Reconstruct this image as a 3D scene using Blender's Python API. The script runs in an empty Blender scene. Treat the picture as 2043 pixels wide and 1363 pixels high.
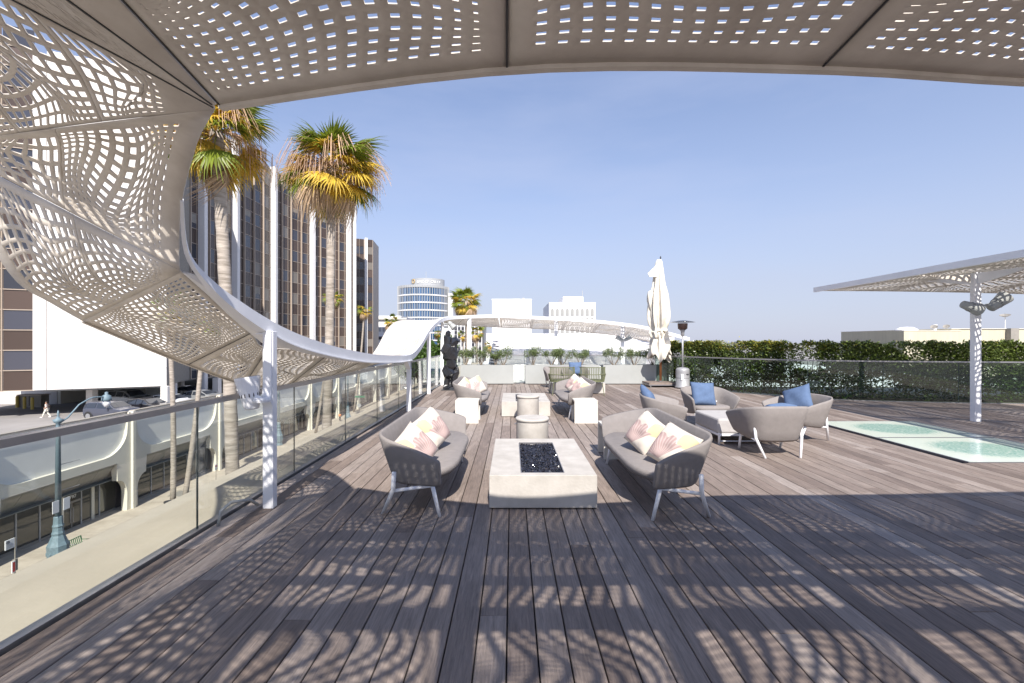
import bpy, bmesh, math, random
import numpy as np
from mathutils import Vector, Matrix, Euler
R = math.radians
sc = bpy.context.scene
col = sc.collection
rnd = random.Random(7)

# ------------------------------------------------------------------ camera, sky, sun, exposure
cam_d = bpy.data.cameras.new('camera'); cam = bpy.data.objects.new('camera', cam_d); col.objects.link(cam)
cam.location = (0, 0, 1.6); cam.rotation_euler = (R(90), 0, 0)
cam_d.lens = 16.0; cam_d.sensor_width = 36.0; cam_d.clip_start = 0.05; cam_d.clip_end = 6000
sc.camera = cam
SUN_EL, SUN_AZ = 44.5, 174.0          # sun stands behind the camera, a little to the right
w = bpy.data.worlds.new('World'); sc.world = w; w.use_nodes = True
nt = w.node_tree; nt.nodes.clear()
wo = nt.nodes.new('ShaderNodeOutputWorld'); bg = nt.nodes.new('ShaderNodeBackground'); sky = nt.nodes.new('ShaderNodeTexSky')
sky.sky_type = 'NISHITA'; sky.sun_disc = False
sky.sun_elevation = R(SUN_EL); sky.sun_rotation = R(SUN_AZ)
sky.air_density = 1.0; sky.dust_density = .6; sky.ozone_density = 3.2; sky.altitude = 0
# a trace of high thin cloud over the sky
tc = nt.nodes.new('ShaderNodeTexCoord'); mp = nt.nodes.new('ShaderNodeMapping'); mp.inputs['Scale'].default_value = (1.2, 1.2, 5.0)
nz = nt.nodes.new('ShaderNodeTexNoise'); nz.inputs['Scale'].default_value = 1.6; nz.inputs['Detail'].default_value = 6; nz.inputs['Roughness'].default_value = .55
cr = nt.nodes.new('ShaderNodeValToRGB'); cr.color_ramp.elements[0].position = .42; cr.color_ramp.elements[0].color = (0, 0, 0, 1)
cr.color_ramp.elements[1].position = .85; cr.color_ramp.elements[1].color = (.36, .36, .36, 1)
mx = nt.nodes.new('ShaderNodeMix'); mx.data_type = 'RGBA'
nt.links.new(tc.outputs['Generated'], mp.inputs['Vector']); nt.links.new(mp.outputs[0], nz.inputs['Vector'])
nt.links.new(nz.outputs['Fac'], cr.inputs['Fac']); nt.links.new(cr.outputs['Color'], mx.inputs['Factor'])
mt_ = nt.nodes.new('ShaderNodeMix'); mt_.data_type = 'RGBA'; mt_.blend_type = 'MULTIPLY'; mt_.inputs['Factor'].default_value = 1; mt_.inputs['B'].default_value = (1.07, 1.14, 1.28, 1)
nt.links.new(sky.outputs[0], mt_.inputs['A']); nt.links.new(mt_.outputs['Result'], mx.inputs['A']); mx.inputs['B'].default_value = (4.6, 5.0, 6.6, 1)
# pale haze low in the sky, the same all round
sx_ = nt.nodes.new('ShaderNodeSeparateXYZ'); nt.links.new(tc.outputs['Generated'], sx_.inputs[0])
hz = nt.nodes.new('ShaderNodeValToRGB'); e_ = hz.color_ramp.elements; e_[0].position = 0.0; e_[0].color = (.92,)*3+(1,); e_[1].position = .62; e_[1].color = (.10,)*3+(1,)
for p_, v_ in ((.12, .80), (.30, .48)):
    q_ = e_.new(p_); q_.color = (v_,)*3+(1,)
nt.links.new(sx_.outputs[2], hz.inputs['Fac'])
mh = nt.nodes.new('ShaderNodeMix'); mh.data_type = 'RGBA'; nt.links.new(hz.outputs[0], mh.inputs['Factor']); nt.links.new(mx.outputs['Result'], mh.inputs['A']); mh.inputs['B'].default_value = (3.75, 3.95, 4.9, 1)
nt.links.new(mh.outputs['Result'], bg.inputs['Color']); bg.inputs['Strength'].default_value = 0.1
nt.links.new(bg.outputs[0], wo.inputs['Surface'])
sun_d = bpy.data.lights.new('sun', 'SUN'); sun = bpy.data.objects.new('sun', sun_d); col.objects.link(sun)
sun_d.energy = 5.0; sun_d.angle = R(0.53); sun_d.color = (1.0, .94, .86)
el, az = R(SUN_EL), R(SUN_AZ)
to_sun = Vector((math.cos(el)*math.sin(az), math.cos(el)*math.cos(az), math.sin(el)))
sun.rotation_euler = to_sun.to_track_quat('Z', 'Y').to_euler()
sc.view_settings.view_transform = 'Standard'; sc.view_settings.look = 'None'
sc.view_settings.gamma = 1.0; sc.view_settings.exposure = 0.66
sc.cycles.max_bounces = 8; sc.cycles.transparent_max_bounces = 24; sc.cycles.diffuse_bounces = 4; sc.cycles.glossy_bounces = 4

# ------------------------------------------------------------------ materials
def mat(name, c, rough=.7, metal=0., spec=.5, var=0., vscale=3., bump=0., bscale=60., stretch=None, island=0., rand=0., c2=None, trans=0., coat=0.):
    m = bpy.data.materials.new(name); m.use_nodes = True
    n = m.node_tree; b = n.nodes['Principled BSDF']; L = n.links
    b.inputs['Roughness'].default_value = rough; b.inputs['Metallic'].default_value = metal
    b.inputs['Specular IOR Level'].default_value = spec
    if coat: b.inputs['Coat Weight'].default_value = coat
    b.inputs['Base Color'].default_value = (*c, 1)
    out = None
    tcn = n.nodes.new('ShaderNodeTexCoord'); src = tcn.outputs['Object']
    if stretch:
        mpn = n.nodes.new('ShaderNodeMapping'); mpn.inputs['Scale'].default_value = stretch; L.new(src, mpn.inputs[0]); src = mpn.outputs[0]
    if var or c2:
        z = n.nodes.new('ShaderNodeTexNoise'); z.inputs['Scale'].default_value = vscale; z.inputs['Detail'].default_value = 8; z.inputs['Roughness'].default_value = .6
        L.new(src, z.inputs['Vector'])
        r_ = n.nodes.new('ShaderNodeValToRGB'); e = r_.color_ramp.elements
        e[0].position = .3; e[1].position = .72
        k0, k1 = (1-var), (1+var)
        e[0].color = (*(x*k0 for x in (c2 or c)), 1); e[1].color = (*(min(1, x*k1) for x in c), 1)
        L.new(z.outputs['Fac'], r_.inputs['Fac']); out = r_.outputs['Color']
    if island or rand:
        if island:
            g = n.nodes.new('ShaderNodeNewGeometry'); ro = g.outputs['Random Per Island']; amt = island
        else:
            g = n.nodes.new('ShaderNodeObjectInfo'); ro = g.outputs['Random']; amt = rand
        mr = n.nodes.new('ShaderNodeMapRange'); mr.inputs['To Min'].default_value = 1-amt; mr.inputs['To Max'].default_value = 1+amt
        L.new(ro, mr.inputs['Value'])
        mm = n.nodes.new('ShaderNodeMix'); mm.data_type = 'RGBA'; mm.blend_type = 'MULTIPLY'; mm.inputs['Factor'].default_value = 1
        if out: L.new(out, mm.inputs['A'])
        else: mm.inputs['A'].default_value = (*c, 1)
        L.new(mr.outputs[0], mm.inputs['B']); out = mm.outputs['Result']
    if out: L.new(out, b.inputs['Base Color'])
    if bump:
        z2 = n.nodes.new('ShaderNodeTexNoise'); z2.inputs['Scale'].default_value = bscale; z2.inputs['Detail'].default_value = 5; L.new(src, z2.inputs['Vector'])
        bp = n.nodes.new('ShaderNodeBump'); bp.inputs['Strength'].default_value = bump; bp.inputs['Distance'].default_value = .01
        L.new(z2.outputs['Fac'], bp.inputs['Height']); L.new(bp.outputs[0], b.inputs['Normal'])
    if trans:
        tr = n.nodes.new('ShaderNodeBsdfTranslucent'); ms = n.nodes.new('ShaderNodeMixShader'); ms.inputs[0].default_value = trans
        if out: L.new(out, tr.inputs['Color'])
        else: tr.inputs['Color'].default_value = (*c, 1)
        L.new(b.outputs[0], ms.inputs[1]); L.new(tr.outputs[0], ms.inputs[2])
        L.new(ms.outputs[0], n.nodes['Material Output'].inputs['Surface'])
    return m

def glass_mat(name, tint, refl=1.0, rough=0.0, base=None, basef=0.0):
    """thin clear pane: transparent seen straight on, mirror-like at a slant"""
    m = bpy.data.materials.new(name); m.use_nodes = True
    n = m.node_tree; n.nodes.remove(n.nodes['Principled BSDF']); L = n.links
    t = n.nodes.new('ShaderNodeBsdfTransparent'); t.inputs[0].default_value = (*tint, 1)
    g = n.nodes.new('ShaderNodeBsdfGlossy'); g.inputs['Roughness'].default_value = rough; g.inputs['Color'].default_value = (refl, refl, refl, 1)
    f = n.nodes.new('ShaderNodeFresnel'); ge = n.nodes.new('ShaderNodeNewGeometry')
    io = n.nodes.new('ShaderNodeMapRange'); io.inputs['To Min'].default_value = 1.5; io.inputs['To Max'].default_value = 1/1.5; L.new(ge.outputs['Backfacing'], io.inputs['Value']); L.new(io.outputs[0], f.inputs['IOR'])
    ms = n.nodes.new('ShaderNodeMixShader'); L.new(f.outputs[0], ms.inputs[0]); L.new(t.outputs[0], ms.inputs[1]); L.new(g.outputs[0], ms.inputs[2])
    o = ms.outputs[0]
    if base:
        d = n.nodes.new('ShaderNodeBsdfDiffuse'); d.inputs[0].default_value = (*base, 1)
        m2 = n.nodes.new('ShaderNodeMixShader'); m2.inputs[0].default_value = basef; L.new(o, m2.inputs[1]); L.new(d.outputs[0], m2.inputs[2]); o = m2.outputs[0]
    L.new(o, n.nodes['Material Output'].inputs['Surface'])
    return m

MT = {}
MT['white'] = mat('white_paint', (.78, .78, .80), .45, var=.05, vscale=2)
MT['canopy'] = mat('canopy_coating', (.68, .63, .565), .6, var=.12, vscale=2.3, c2=(.57, .51, .44), bump=.2, bscale=25)
MT['fabric'] = mat('taupe_weave', (.255, .232, .222), .95, spec=.1, var=.07, vscale=14, bump=.4, bscale=320)
MT['fabric2'] = mat('light_grey_weave', (.44, .42, .41), .95, spec=.1, var=.07, vscale=12, bump=.5, bscale=420)
MT['blue'] = mat('blue_cloth', (.105, .155, .26), .9, spec=.1, var=.10, vscale=12, bump=.3, bscale=300)
MT['concrete'] = mat('pale_cast_concrete', (.50, .47, .43), .75, var=.06, vscale=5, c2=(.43, .40, .36), bump=.2, bscale=40)
MT['plinth'] = mat('white_stone', (.64, .62, .58), .7, var=.06, vscale=4, c2=(.55, .51, .44), bump=.1, bscale=40)
MT['metal'] = mat('brushed_metal', (.34, .33, .34), .35, metal=.7, var=.1, vscale=3)
MT['steel'] = mat('stainless_steel', (.34, .34, .35), .5, metal=.35, var=.06, vscale=3)
MT['darkmetal'] = mat('dark_metal', (.035, .035, .04), .5)
MT['planter'] = mat('planter_coating', (.34, .35, .34), .6, var=.07, vscale=1.4, bump=.05)
MT['black_glass'] = mat('black_glass_chips', (.018, .018, .025), .08, spec=1.0, island=.8)
MT['cloth'] = mat('cream_canvas', (.72, .68, .60), .9, spec=.1, var=.08, vscale=5, c2=(.62, .57, .49), bump=.3, bscale=90)
MT['wood'] = mat('varnished_wood', (.33, .13, .045), .5, var=.2, vscale=6, stretch=(8, 8, 1))
MT['olive'] = mat('olive_rope', (.13, .14, .075), .8, var=.15, vscale=30)
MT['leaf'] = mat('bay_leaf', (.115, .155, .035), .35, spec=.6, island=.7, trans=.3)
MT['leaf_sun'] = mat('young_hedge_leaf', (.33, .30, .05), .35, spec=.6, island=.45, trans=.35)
MT['shrub'] = mat('silvery_shrub_leaf', (.17, .22, .085), .5, island=.5, trans=.3)
MT['tree'] = mat('street_tree_leaf', (.07, .13, .02), .5, island=.5, trans=.3)
MT['bark'] = mat('grey_bark', (.20, .16, .12), .9, var=.25, vscale=8, bump=.6, bscale=30)
MT['palm_trunk'] = mat('palm_trunk', (.42, .37, .32), .95, var=.22, vscale=2.2, c2=(.25, .21, .17), stretch=(1, 1, 7), bump=1.0, bscale=5)
MT['frond'] = mat('green_frond', (.19, .24, .025), .45, island=.35, trans=.35)
MT['frond_y'] = mat('yellowing_frond', (.66, .46, .06), .5, island=.35, trans=.35)
MT['frond_d'] = mat('dead_frond', (.46, .33, .21), .8, island=.35, trans=.2)
MT['straw'] = mat('dry_flower_stalk', (.60, .42, .29), .8, island=.3, trans=.2)
MT['glass'] = glass_mat('railing_glass', (.90, .925, .905))
MT['glass_g'] = glass_mat('green_railing_glass', (.72, .79, .75))
MT['glass_edge'] = mat('dark_glass_edge', (.03, .05, .045), .3)
MT['hood'] = glass_mat('hood_metal', (.5, .5, .5), .8, .1)
MT['shop_glass'] = mat('shop_glass', (.045, .045, .035), .04, spec=.9)
MT['tower_blue'] = mat('tower_vision_glass', (.045, .046, .06), .12, spec=.8, rand=.35)
MT['tower_brown'] = mat('bronze_spandrel_glass', (.082, .058, .048), .25, spec=.4, rand=.22)
MT['tower_blind'] = mat('window_with_blind', (.17, .15, .13), .3, spec=.5, rand=.3)
MT['tan'] = mat('tan_mullion', (.38, .31, .25), .5)
MT['tower_white'] = mat('white_fin', (.74, .72, .71), .6, var=.03)
MT['block_white'] = mat('white_wall_panel', (.72, .69, .66), .8, var=.05, vscale=.5, rand=.03)
MT['cream'] = mat('cream_render', (.70, .67, .58), .8, var=.04, vscale=.6)
MT['shop_white'] = mat('shop_wall_panel', (.85, .84, .80), .8, var=.04, vscale=.5)
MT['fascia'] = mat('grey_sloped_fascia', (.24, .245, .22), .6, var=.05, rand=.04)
MT['coping'] = mat('tan_coping', (.27, .25, .22), .8, var=.1)
MT['pave'] = mat('sidewalk_concrete', (.52, .455, .375), .9, c2=(.42, .36, .29), var=.06, vscale=.8, bump=.1)
MT['ledge'] = mat('ledge_concrete', (.43, .375, .30), .9, var=.10, vscale=1.1, bump=.2, bscale=30)
MT['ledge_side'] = mat('rough_concrete', (.42, .40, .32), .95, var=.3, vscale=4, stretch=(1, 9, 1), bump=.5, bscale=30)
MT['asphalt'] = mat('asphalt', (.07, .07, .072), .9, var=.2, vscale=.6, bump=.3, bscale=50)
MT['lot'] = mat('deck_asphalt', (.26, .245, .235), .9, var=.14, vscale=.25)
MT['paint'] = mat('road_paint', (.72, .72, .68), .7)
MT['verdigris'] = mat('blue_green_cast_iron', (.15, .215, .25), .6, var=.2, vscale=8, bump=.3, bscale=20)
MT['green_metal'] = mat('green_painted_metal', (.03, .15, .06), .45)
MT['sculpt'] = mat('gloss_black_resin', (.018, .018, .022), .22, spec=.8, rand=.2)
MT['yellow'] = mat('yellow_paint', (.62, .47, .12), .6, var=.1)
MT['far_white'] = mat('far_white_wall', (.80, .79, .79), .8, var=.03)
MT['far_beige'] = mat('far_beige_wall', (.50, .46, .35), .9, var=.08, vscale=.4, stretch=(6, 6, .5))
MT['far_grey'] = mat('far_grey_metal', (.36, .37, .38), .5, var=.08)
MT['far_glass'] = mat('far_blue_glass', (.035, .095, .20), .12, spec=.9, island=.5)
MT['arch_dark'] = mat('arched_window', (.30, .30, .29), .6)
MT['gold'] = mat('gold_sign', (.55, .38, .15), .5)
MT['letter'] = mat('white_letter', (.85, .85, .85), .5)
MT['ink'] = mat('black_ink', (.02, .02, .02), .6)
MT['red'] = mat('red_print', (.55, .06, .05), .6)
MT['shirt'] = mat('pale_shirt', (.62, .50, .45), .9)
MT['skin'] = mat('skin', (.42, .24, .16), .6)
MT['orange'] = mat('orange_top', (.75, .27, .10), .9)
MT['hair'] = mat('dark_hair', (.03, .02, .015), .7)
MT['tyre'] = mat('tyre_rubber', (.02, .02, .02), .9)
MT['rim'] = mat('alloy_rim', (.45, .45, .46), .4, metal=.7)
MT['car_glass'] = mat('car_window', (.03, .035, .045), .05, spec=.9)
MT['soil'] = mat('dark_soil', (.03, .022, .015), .95)
MT['heat_emit'] = mat('heater_screen', (.10, .06, .05), .5, metal=.3)
MT['green_sign'] = mat('green_street_sign', (.02, .18, .09), .5)

def wood_mat():
    m = bpy.data.materials.new('weathered_plank'); m.use_nodes = True
    n = m.node_tree; L = n.links; b = n.nodes['Principled BSDF']; N = n.nodes.new
    g = N('ShaderNodeNewGeometry'); oi = N('ShaderNodeObjectInfo')
    add = N('ShaderNodeMath'); add.operation = 'ADD'; L.new(g.outputs['Random Per Island'], add.inputs[0]); L.new(oi.outputs['Random'], add.inputs[1])
    fr = N('ShaderNodeMath'); fr.operation = 'FRACT'; L.new(add.outputs[0], fr.inputs[0])
    cmb = N('ShaderNodeCombineXYZ'); mu = N('ShaderNodeMath'); mu.operation = 'MULTIPLY'; mu.inputs[1].default_value = 53
    L.new(fr.outputs[0], mu.inputs[0]); L.new(mu.outputs[0], cmb.inputs[1]); L.new(mu.outputs[0], cmb.inputs[2])
    va = N('ShaderNodeVectorMath'); va.operation = 'ADD'; L.new(g.outputs['Position'], va.inputs[0]); L.new(cmb.outputs[0], va.inputs[1])
    mp1 = N('ShaderNodeMapping'); mp1.inputs['Scale'].default_value = (1, .06, 1); L.new(va.outputs[0], mp1.inputs[0])
    n1 = N('ShaderNodeTexNoise'); n1.inputs['Scale'].default_value = 85; n1.inputs['Detail'].default_value = 6; n1.inputs['Roughness'].default_value = .7; n1.inputs['Distortion'].default_value = .6; L.new(mp1.outputs[0], n1.inputs['Vector'])
    mp3 = N('ShaderNodeMapping'); mp3.inputs['Scale'].default_value = (1, .22, 1); L.new(va.outputs[0], mp3.inputs[0])
    n3 = N('ShaderNodeTexNoise'); n3.inputs['Scale'].default_value = 7; n3.inputs['Detail'].default_value = 5; n3.inputs['Distortion'].default_value = 1.2; L.new(mp3.outputs[0], n3.inputs['Vector'])
    # plank tone
    r1 = N('ShaderNodeValToRGB'); e = r1.color_ramp.elements
    e[0].position = 0; e[0].color = (.170, .132, .112, 1); e[1].position = 1; e[1].color = (.335, .285, .255, 1)
    for p, c_ in ((.3, (.225, .178, .152)), (.62, (.262, .212, .182)), (.86, (.285, .235, .205))):
        q = e.new(p); q.color = (*c_, 1)
    L.new(fr.outputs[0], r1.inputs['Fac'])
    m1 = N('ShaderNodeMix'); m1.data_type = 'RGBA'; m1.blend_type = 'MULTIPLY'; m1.inputs['Factor'].default_value = 1
    mr = N('ShaderNodeMapRange'); mr.inputs['From Min'].default_value = .28; mr.inputs['From Max'].default_value = .72; mr.inputs['To Min'].default_value = .62; mr.inputs['To Max'].default_value = 1.28
    L.new(n1.outputs['Fac'], mr.inputs['Value']); L.new(r1.outputs[0], m1.inputs['A']); L.new(mr.outputs[0], m1.inputs['B'])
    m2 = N('ShaderNodeMix'); m2.data_type = 'RGBA'; m2.blend_type = 'MULTIPLY'; m2.inputs['Factor'].default_value = 1
    mr2 = N('ShaderNodeMapRange'); mr2.inputs['From Min'].default_value = .3; mr2.inputs['From Max'].default_value = .7; mr2.inputs['To Min'].default_value = .82; mr2.inputs['To Max'].default_value = 1.14
    L.new(n3.outputs['Fac'], mr2.inputs['Value']); L.new(m1.outputs['Result'], m2.inputs['A']); L.new(mr2.outputs[0], m2.inputs['B'])
    L.new(m2.outputs['Result'], b.inputs['Base Color'])
    b.inputs['Roughness'].default_value = .62; b.inputs['Specular IOR Level'].default_value = .35
    bp = N('ShaderNodeBump'); bp.inputs['Strength'].default_value = .35; bp.inputs['Distance'].default_value = .004; L.new(n1.outputs['Fac'], bp.inputs['Height']); L.new(bp.outputs[0], b.inputs['Normal'])
    return m
MT['plank'] = wood_mat()

def pillow_mat():
    m = bpy.data.materials.new('flower_print_cloth'); m.use_nodes = True
    n = m.node_tree; L = n.links; b = n.nodes['Principled BSDF']; N = n.nodes.new
    b.inputs['Roughness'].default_value = .9; b.inputs['Specular IOR Level'].default_value = .1
    t = N('ShaderNodeTexCoord'); sp = N('ShaderNodeSeparateXYZ'); L.new(t.outputs['Object'], sp.inputs[0])
    def M2(op, a, bb=None, c=None):
        q = N('ShaderNodeMath'); q.operation = op
        for i, x in enumerate((a, bb, c)):
            if x is None: continue
            if isinstance(x, (int, float)): q.inputs[i].default_value = x
            else: L.new(x, q.inputs[i])
        return q.outputs[0]
    X, Y = sp.outputs[0], sp.outputs[1]
    dx = M2('SUBTRACT', X, -.03); dy = M2('SUBTRACT', Y, -.17)
    r = M2('SQRT', M2('ADD', M2('MULTIPLY', dx, dx), M2('MULTIPLY', dy, dy)))
    th = M2('ARCTAN2', dy, dx)
    pet = M2('ABSOLUTE', M2('SINE', M2('MULTIPLY', th, 5.5)))
    edge = M2('ADD', .215, M2('MULTIPLY', pet, .05))
    fan = M2('MULTIPLY', M2('LESS_THAN', r, edge), M2('GREATER_THAN', th, .95))
    stripe = M2('GREATER_THAN', M2('SINE', M2('MULTIPLY', th, 34)), -.25)
    dx2 = M2('SUBTRACT', X, .125); dy2 = M2('SUBTRACT', Y, .10)
    r2 = M2('SQRT', M2('ADD', M2('MULTIPLY', dx2, dx2), M2('MULTIPLY', dy2, dy2)))
    nzz = N('ShaderNodeTexNoise'); nzz.inputs['Scale'].default_value = 14; L.new(t.outputs['Object'], nzz.inputs['Vector'])
    blob = M2('LESS_THAN', M2('ADD', r2, M2('MULTIPLY', nzz.outputs['Fac'], .05)), .105)
    def mixc(f, a, c2):
        q = N('ShaderNodeMix'); q.data_type = 'RGBA'; L.new(f, q.inputs['Factor'])
        if isinstance(a, tuple): q.inputs['A'].default_value = (*a, 1)
        else: L.new(a, q.inputs['A'])
        if isinstance(c2, tuple): q.inputs['B'].default_value = (*c2, 1)
        else: L.new(c2, q.inputs['B'])
        return q.outputs['Result']
    pk = mixc(stripe, (.50, .40, .37), (.41, .29, .275))
    c = mixc(blob, (.62, .56, .49), (.58, .48, .30))
    c = mixc(fan, c, pk)
    L.new(c, b.inputs['Base Color'])
    z2 = N('ShaderNodeTexNoise'); z2.inputs['Scale'].default_value = 9; L.new(t.outputs['Object'], z2.inputs['Vector'])
    bp = N('ShaderNodeBump'); bp.inputs['Strength'].default_value = .5; bp.inputs['Distance'].default_value = .02; L.new(z2.outputs['Fac'], bp.inputs['Height']); L.new(bp.outputs[0], b.inputs['Normal'])
    return m
MT['pillow'] = pillow_mat()

def skylight_mat():
    m = mat('frosted_walk_on_glass', (.44, .60, .53), .12, spec=.6, var=.0)
    n = m.node_tree; L = n.links; b = n.nodes['Principled BSDF']; N = n.nodes.new
    t = N('ShaderNodeTexCoord'); z = N('ShaderNodeTexNoise'); z.inputs['Scale'].default_value = 26; z.inputs['Detail'].default_value = 6; z.inputs['Roughness'].default_value = .8
    L.new(t.outputs['Object'], z.inputs['Vector'])
    # greener towards each pane's middle, paler at its edges
    vl = N('ShaderNodeVectorMath'); vl.operation = 'LENGTH'; mp_ = N('ShaderNodeMapping'); mp_.inputs['Scale'].default_value = (1.15, 1.45, 0)
    L.new(t.outputs['Object'], mp_.inputs[0]); L.new(mp_.outputs[0], vl.inputs[0])
    mr = N('ShaderNodeMapRange'); mr.inputs['From Min'].default_value = .62; mr.inputs['From Max'].default_value = 1.0; L.new(vl.outputs['Value'], mr.inputs['Value'])
    ad = N('ShaderNodeMath'); ad.operation = 'ADD'; L.new(z.outputs['Fac'], ad.inputs[0]); 
    ms = N('ShaderNodeMath'); ms.operation = 'MULTIPLY'; ms.inputs[1].default_value = .35; L.new(mr.outputs[0], ms.inputs[0]); L.new(ms.outputs[0], ad.inputs[1])
    r = N('ShaderNodeValToRGB'); e = r.color_ramp.elements; e[0].position = .42; e[0].color = (.22, .42, .36, 1); e[1].position = .68; e[1].color = (.68, .74, .64, 1)
    L.new(ad.outputs[0], r.inputs[0]); L.new(r.outputs[0], b.inputs['Base Color'])
    return m
MT['skylight'] = skylight_mat()

# ------------------------------------------------------------------ helpers
def tag(o, label=None, cat=None, group=None, kind=None):
    if label: o['label'] = label
    if cat: o['category'] = cat
    if group: o['group'] = group
    if kind: o['kind'] = kind
    return o
def empty(name, loc=(0, 0, 0), rz=0, label=None, cat=None, group=None, kind=None, parent=None):
    o = bpy.data.objects.new(name, None); col.objects.link(o); o.location = loc; o.rotation_euler = (0, 0, rz)
    o.empty_display_size = .1
    if parent: o.parent = parent
    return tag(o, label, cat, group, kind)

class MB:
    def __init__(s): s.v = []; s.f = []
    def add(s, vs, fs):
        k = len(s.v); s.v += [tuple(x) for x in vs]; s.f += [tuple(i+k for i in f) for f in fs]; return s
    def box(s, c, d, rz=0, M=None):
        x, y, z = d[0]/2, d[1]/2, d[2]/2
        vs = [Vector((a*x, b*y, e*z)) for e in (-1, 1) for a, b in ((-1, -1), (1, -1), (1, 1), (-1, 1))]
        if M is not None: vs = [M @ q for q in vs]
        elif rz: mm = Matrix.Rotation(rz, 3, 'Z'); vs = [mm @ q for q in vs]
        c = Vector(c)
        return s.add([q+c for q in vs], [(0, 3, 2, 1), (4, 5, 6, 7), (0, 1, 5, 4), (1, 2, 6, 5), (2, 3, 7, 6), (3, 0, 4, 7)])
    def bb(s, x0, x1, y0, y1, z0, z1): return s.box(((x0+x1)/2, (y0+y1)/2, (z0+z1)/2), (abs(x1-x0), abs(y1-y0), abs(z1-z0)))
    def bar(s, a, b, w=.04, h=None):
        a, b = Vector(a), Vector(b); h = h or w; d = b-a; L = d.length
        q = d.to_track_quat('Z', 'Y').to_matrix()
        return s.box((a+b)/2, (w, h, L), M=q)
    def tube(s, pts, r, n=10, cap=True):
        pts = [Vector(p) for p in pts]; rs = r if isinstance(r, (list, tuple)) else [r]*len(pts)
        rings = []; prev = None
        for i, p in enumerate(pts):
            d = (pts[min(i+1, len(pts)-1)]-pts[max(i-1, 0)]).normalized()
            if prev is None:
                u = d.orthogonal().normalized()
            else:
                u = (prev-d*prev.dot(d)).normalized()
            prev = u; v = d.cross(u)
            rings.append([p+(u*math.cos(2*math.pi*k/n)+v*math.sin(2*math.pi*k/n))*rs[i] for k in range(n)])
        vs = [q for rg in rings for q in rg]
        fs = [(i*n+k, i*n+(k+1) % n, (i+1)*n+(k+1) % n, (i+1)*n+k) for i in range(len(pts)-1) for k in range(n)]
        if cap: fs += [tuple(reversed(range(n))), tuple(range((len(pts)-1)*n, len(pts)*n))]
        return s.add(vs, fs)
    def lathe(s, prof, c=(0, 0, 0), n=24, fn=None):
        vs = []
        for (r, z) in prof:
            for k in range(n):
                a = 2*math.pi*k/n; rr = fn(r, z, a) if fn else r
                vs.append((c[0]+rr*math.cos(a), c[1]+rr*math.sin(a), c[2]+z))
        m = len(prof)
        fs = [(i*n+k, i*n+(k+1) % n, (i+1)*n+(k+1) % n, (i+1)*n+k) for i in range(m-1) for k in range(n)]
        fs += [tuple(reversed(range(n))), tuple(range((m-1)*n, m*n))]
        return s.add(vs, fs)
    def prism(s, poly, a, b, axis='x'):
        """polygon in the plane across `axis`, extruded from a to b"""
        n = len(poly)
        def P(p, t): return {'x': (t, p[0], p[1]), 'y': (p[0], t, p[1]), 'z': (p[0], p[1], t)}[axis]
        vs = [P(p, a) for p in poly]+[P(p, b) for p in poly]
        fs = [tuple(range(n)), tuple(reversed(range(n, 2*n)))]+[(i, i+n, (i+1) % n+n, (i+1) % n) for i in range(n)]
        return s.add(vs, fs)
    def ico(s, c, r, M=None, sub=1):
        bm = bmesh.new(); bmesh.ops.create_icosphere(bm, subdivisions=sub, radius=1)
        r = r if isinstance(r, (tuple, list)) else (r, r, r)
        vs = []
        for q in bm.verts:
            p = Vector((q.co.x*r[0], q.co.y*r[1], q.co.z*r[2]))
            if M is not None: p = M @ p
            vs.append(p+Vector(c))
        fs = [tuple(v.index for v in f.verts) for f in bm.faces]; bm.free()
        return s.add(vs, fs)
    def mesh(s, name, m=None, org=(0, 0, 0), smooth=False, fixn=True):
        me = bpy.data.meshes.new(name)
        ox, oy, oz = org
        me.from_pydata([(x-ox, y-oy, z-oz) for x, y, z in s.v], [], s.f)
        if fixn:
            bm = bmesh.new(); bm.from_mesh(me); bmesh.ops.recalc_face_normals(bm, faces=bm.faces); bm.to_mesh(me); bm.free()
        if m: me.materials.append(MT[m] if isinstance(m, str) else m)
        if smooth:
            me.polygons.foreach_set('use_smooth', [True]*len(me.polygons))
        me.update(); return me
    def build(s, name, m, parent=None, smooth=False, loc=None, fixn=True, bevel=0, label=None, cat=None, group=None, kind=None, org=None):
        """vertices in the parent's frame of world axes (parent unrotated); a parentless object gets its origin at `org`"""
        if parent is not None and loc is None:
            l = parent.matrix_world.translation if False else Vector(abs_loc(parent)); me = s.mesh(name, m, tuple(l), smooth, fixn)
            o = bpy.data.objects.new(name, me); col.objects.link(o); o.parent = parent
        else:
            og = org or (0, 0, 0); me = s.mesh(name, m, og, smooth, fixn)
            o = bpy.data.objects.new(name, me); col.objects.link(o); o.location = loc or og
            if parent is not None: o.parent = parent
        if smooth == 'auto' or (smooth and bevel):
            pass
        if bevel:
            bv = o.modifiers.new('bevel', 'BEVEL'); bv.width = bevel; bv.segments = 2; bv.limit_method = 'ANGLE'
        return tag(o, label, cat, group, kind)
def abs_loc(o):
    l = Vector(o.location)
    while o.parent: o = o.parent; l = l+Vector(o.location)
    return l
def obj_from(me, name, parent=None, loc=(0, 0, 0), rot=(0, 0, 0), scale=(1, 1, 1)):
    o = bpy.data.objects.new(name, me); col.objects.link(o); o.location = loc; o.rotation_euler = rot; o.scale = scale
    if parent: o.parent = parent
    return o
def copy_tree(root, loc=None, rz=None, label=None):
    r = root.copy(); col.objects.link(r)
    if loc is not None: r.location = loc
    if rz is not None: r.rotation_euler = (0, 0, rz)
    if label: r['label'] = label
    for ch in [c for c in allch(root)]:
        c = ch.copy(); col.objects.link(c); c.parent = r
        for g in allch(ch):
            d = g.copy(); col.objects.link(d); d.parent = c
    return r
_kids = {}
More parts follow.
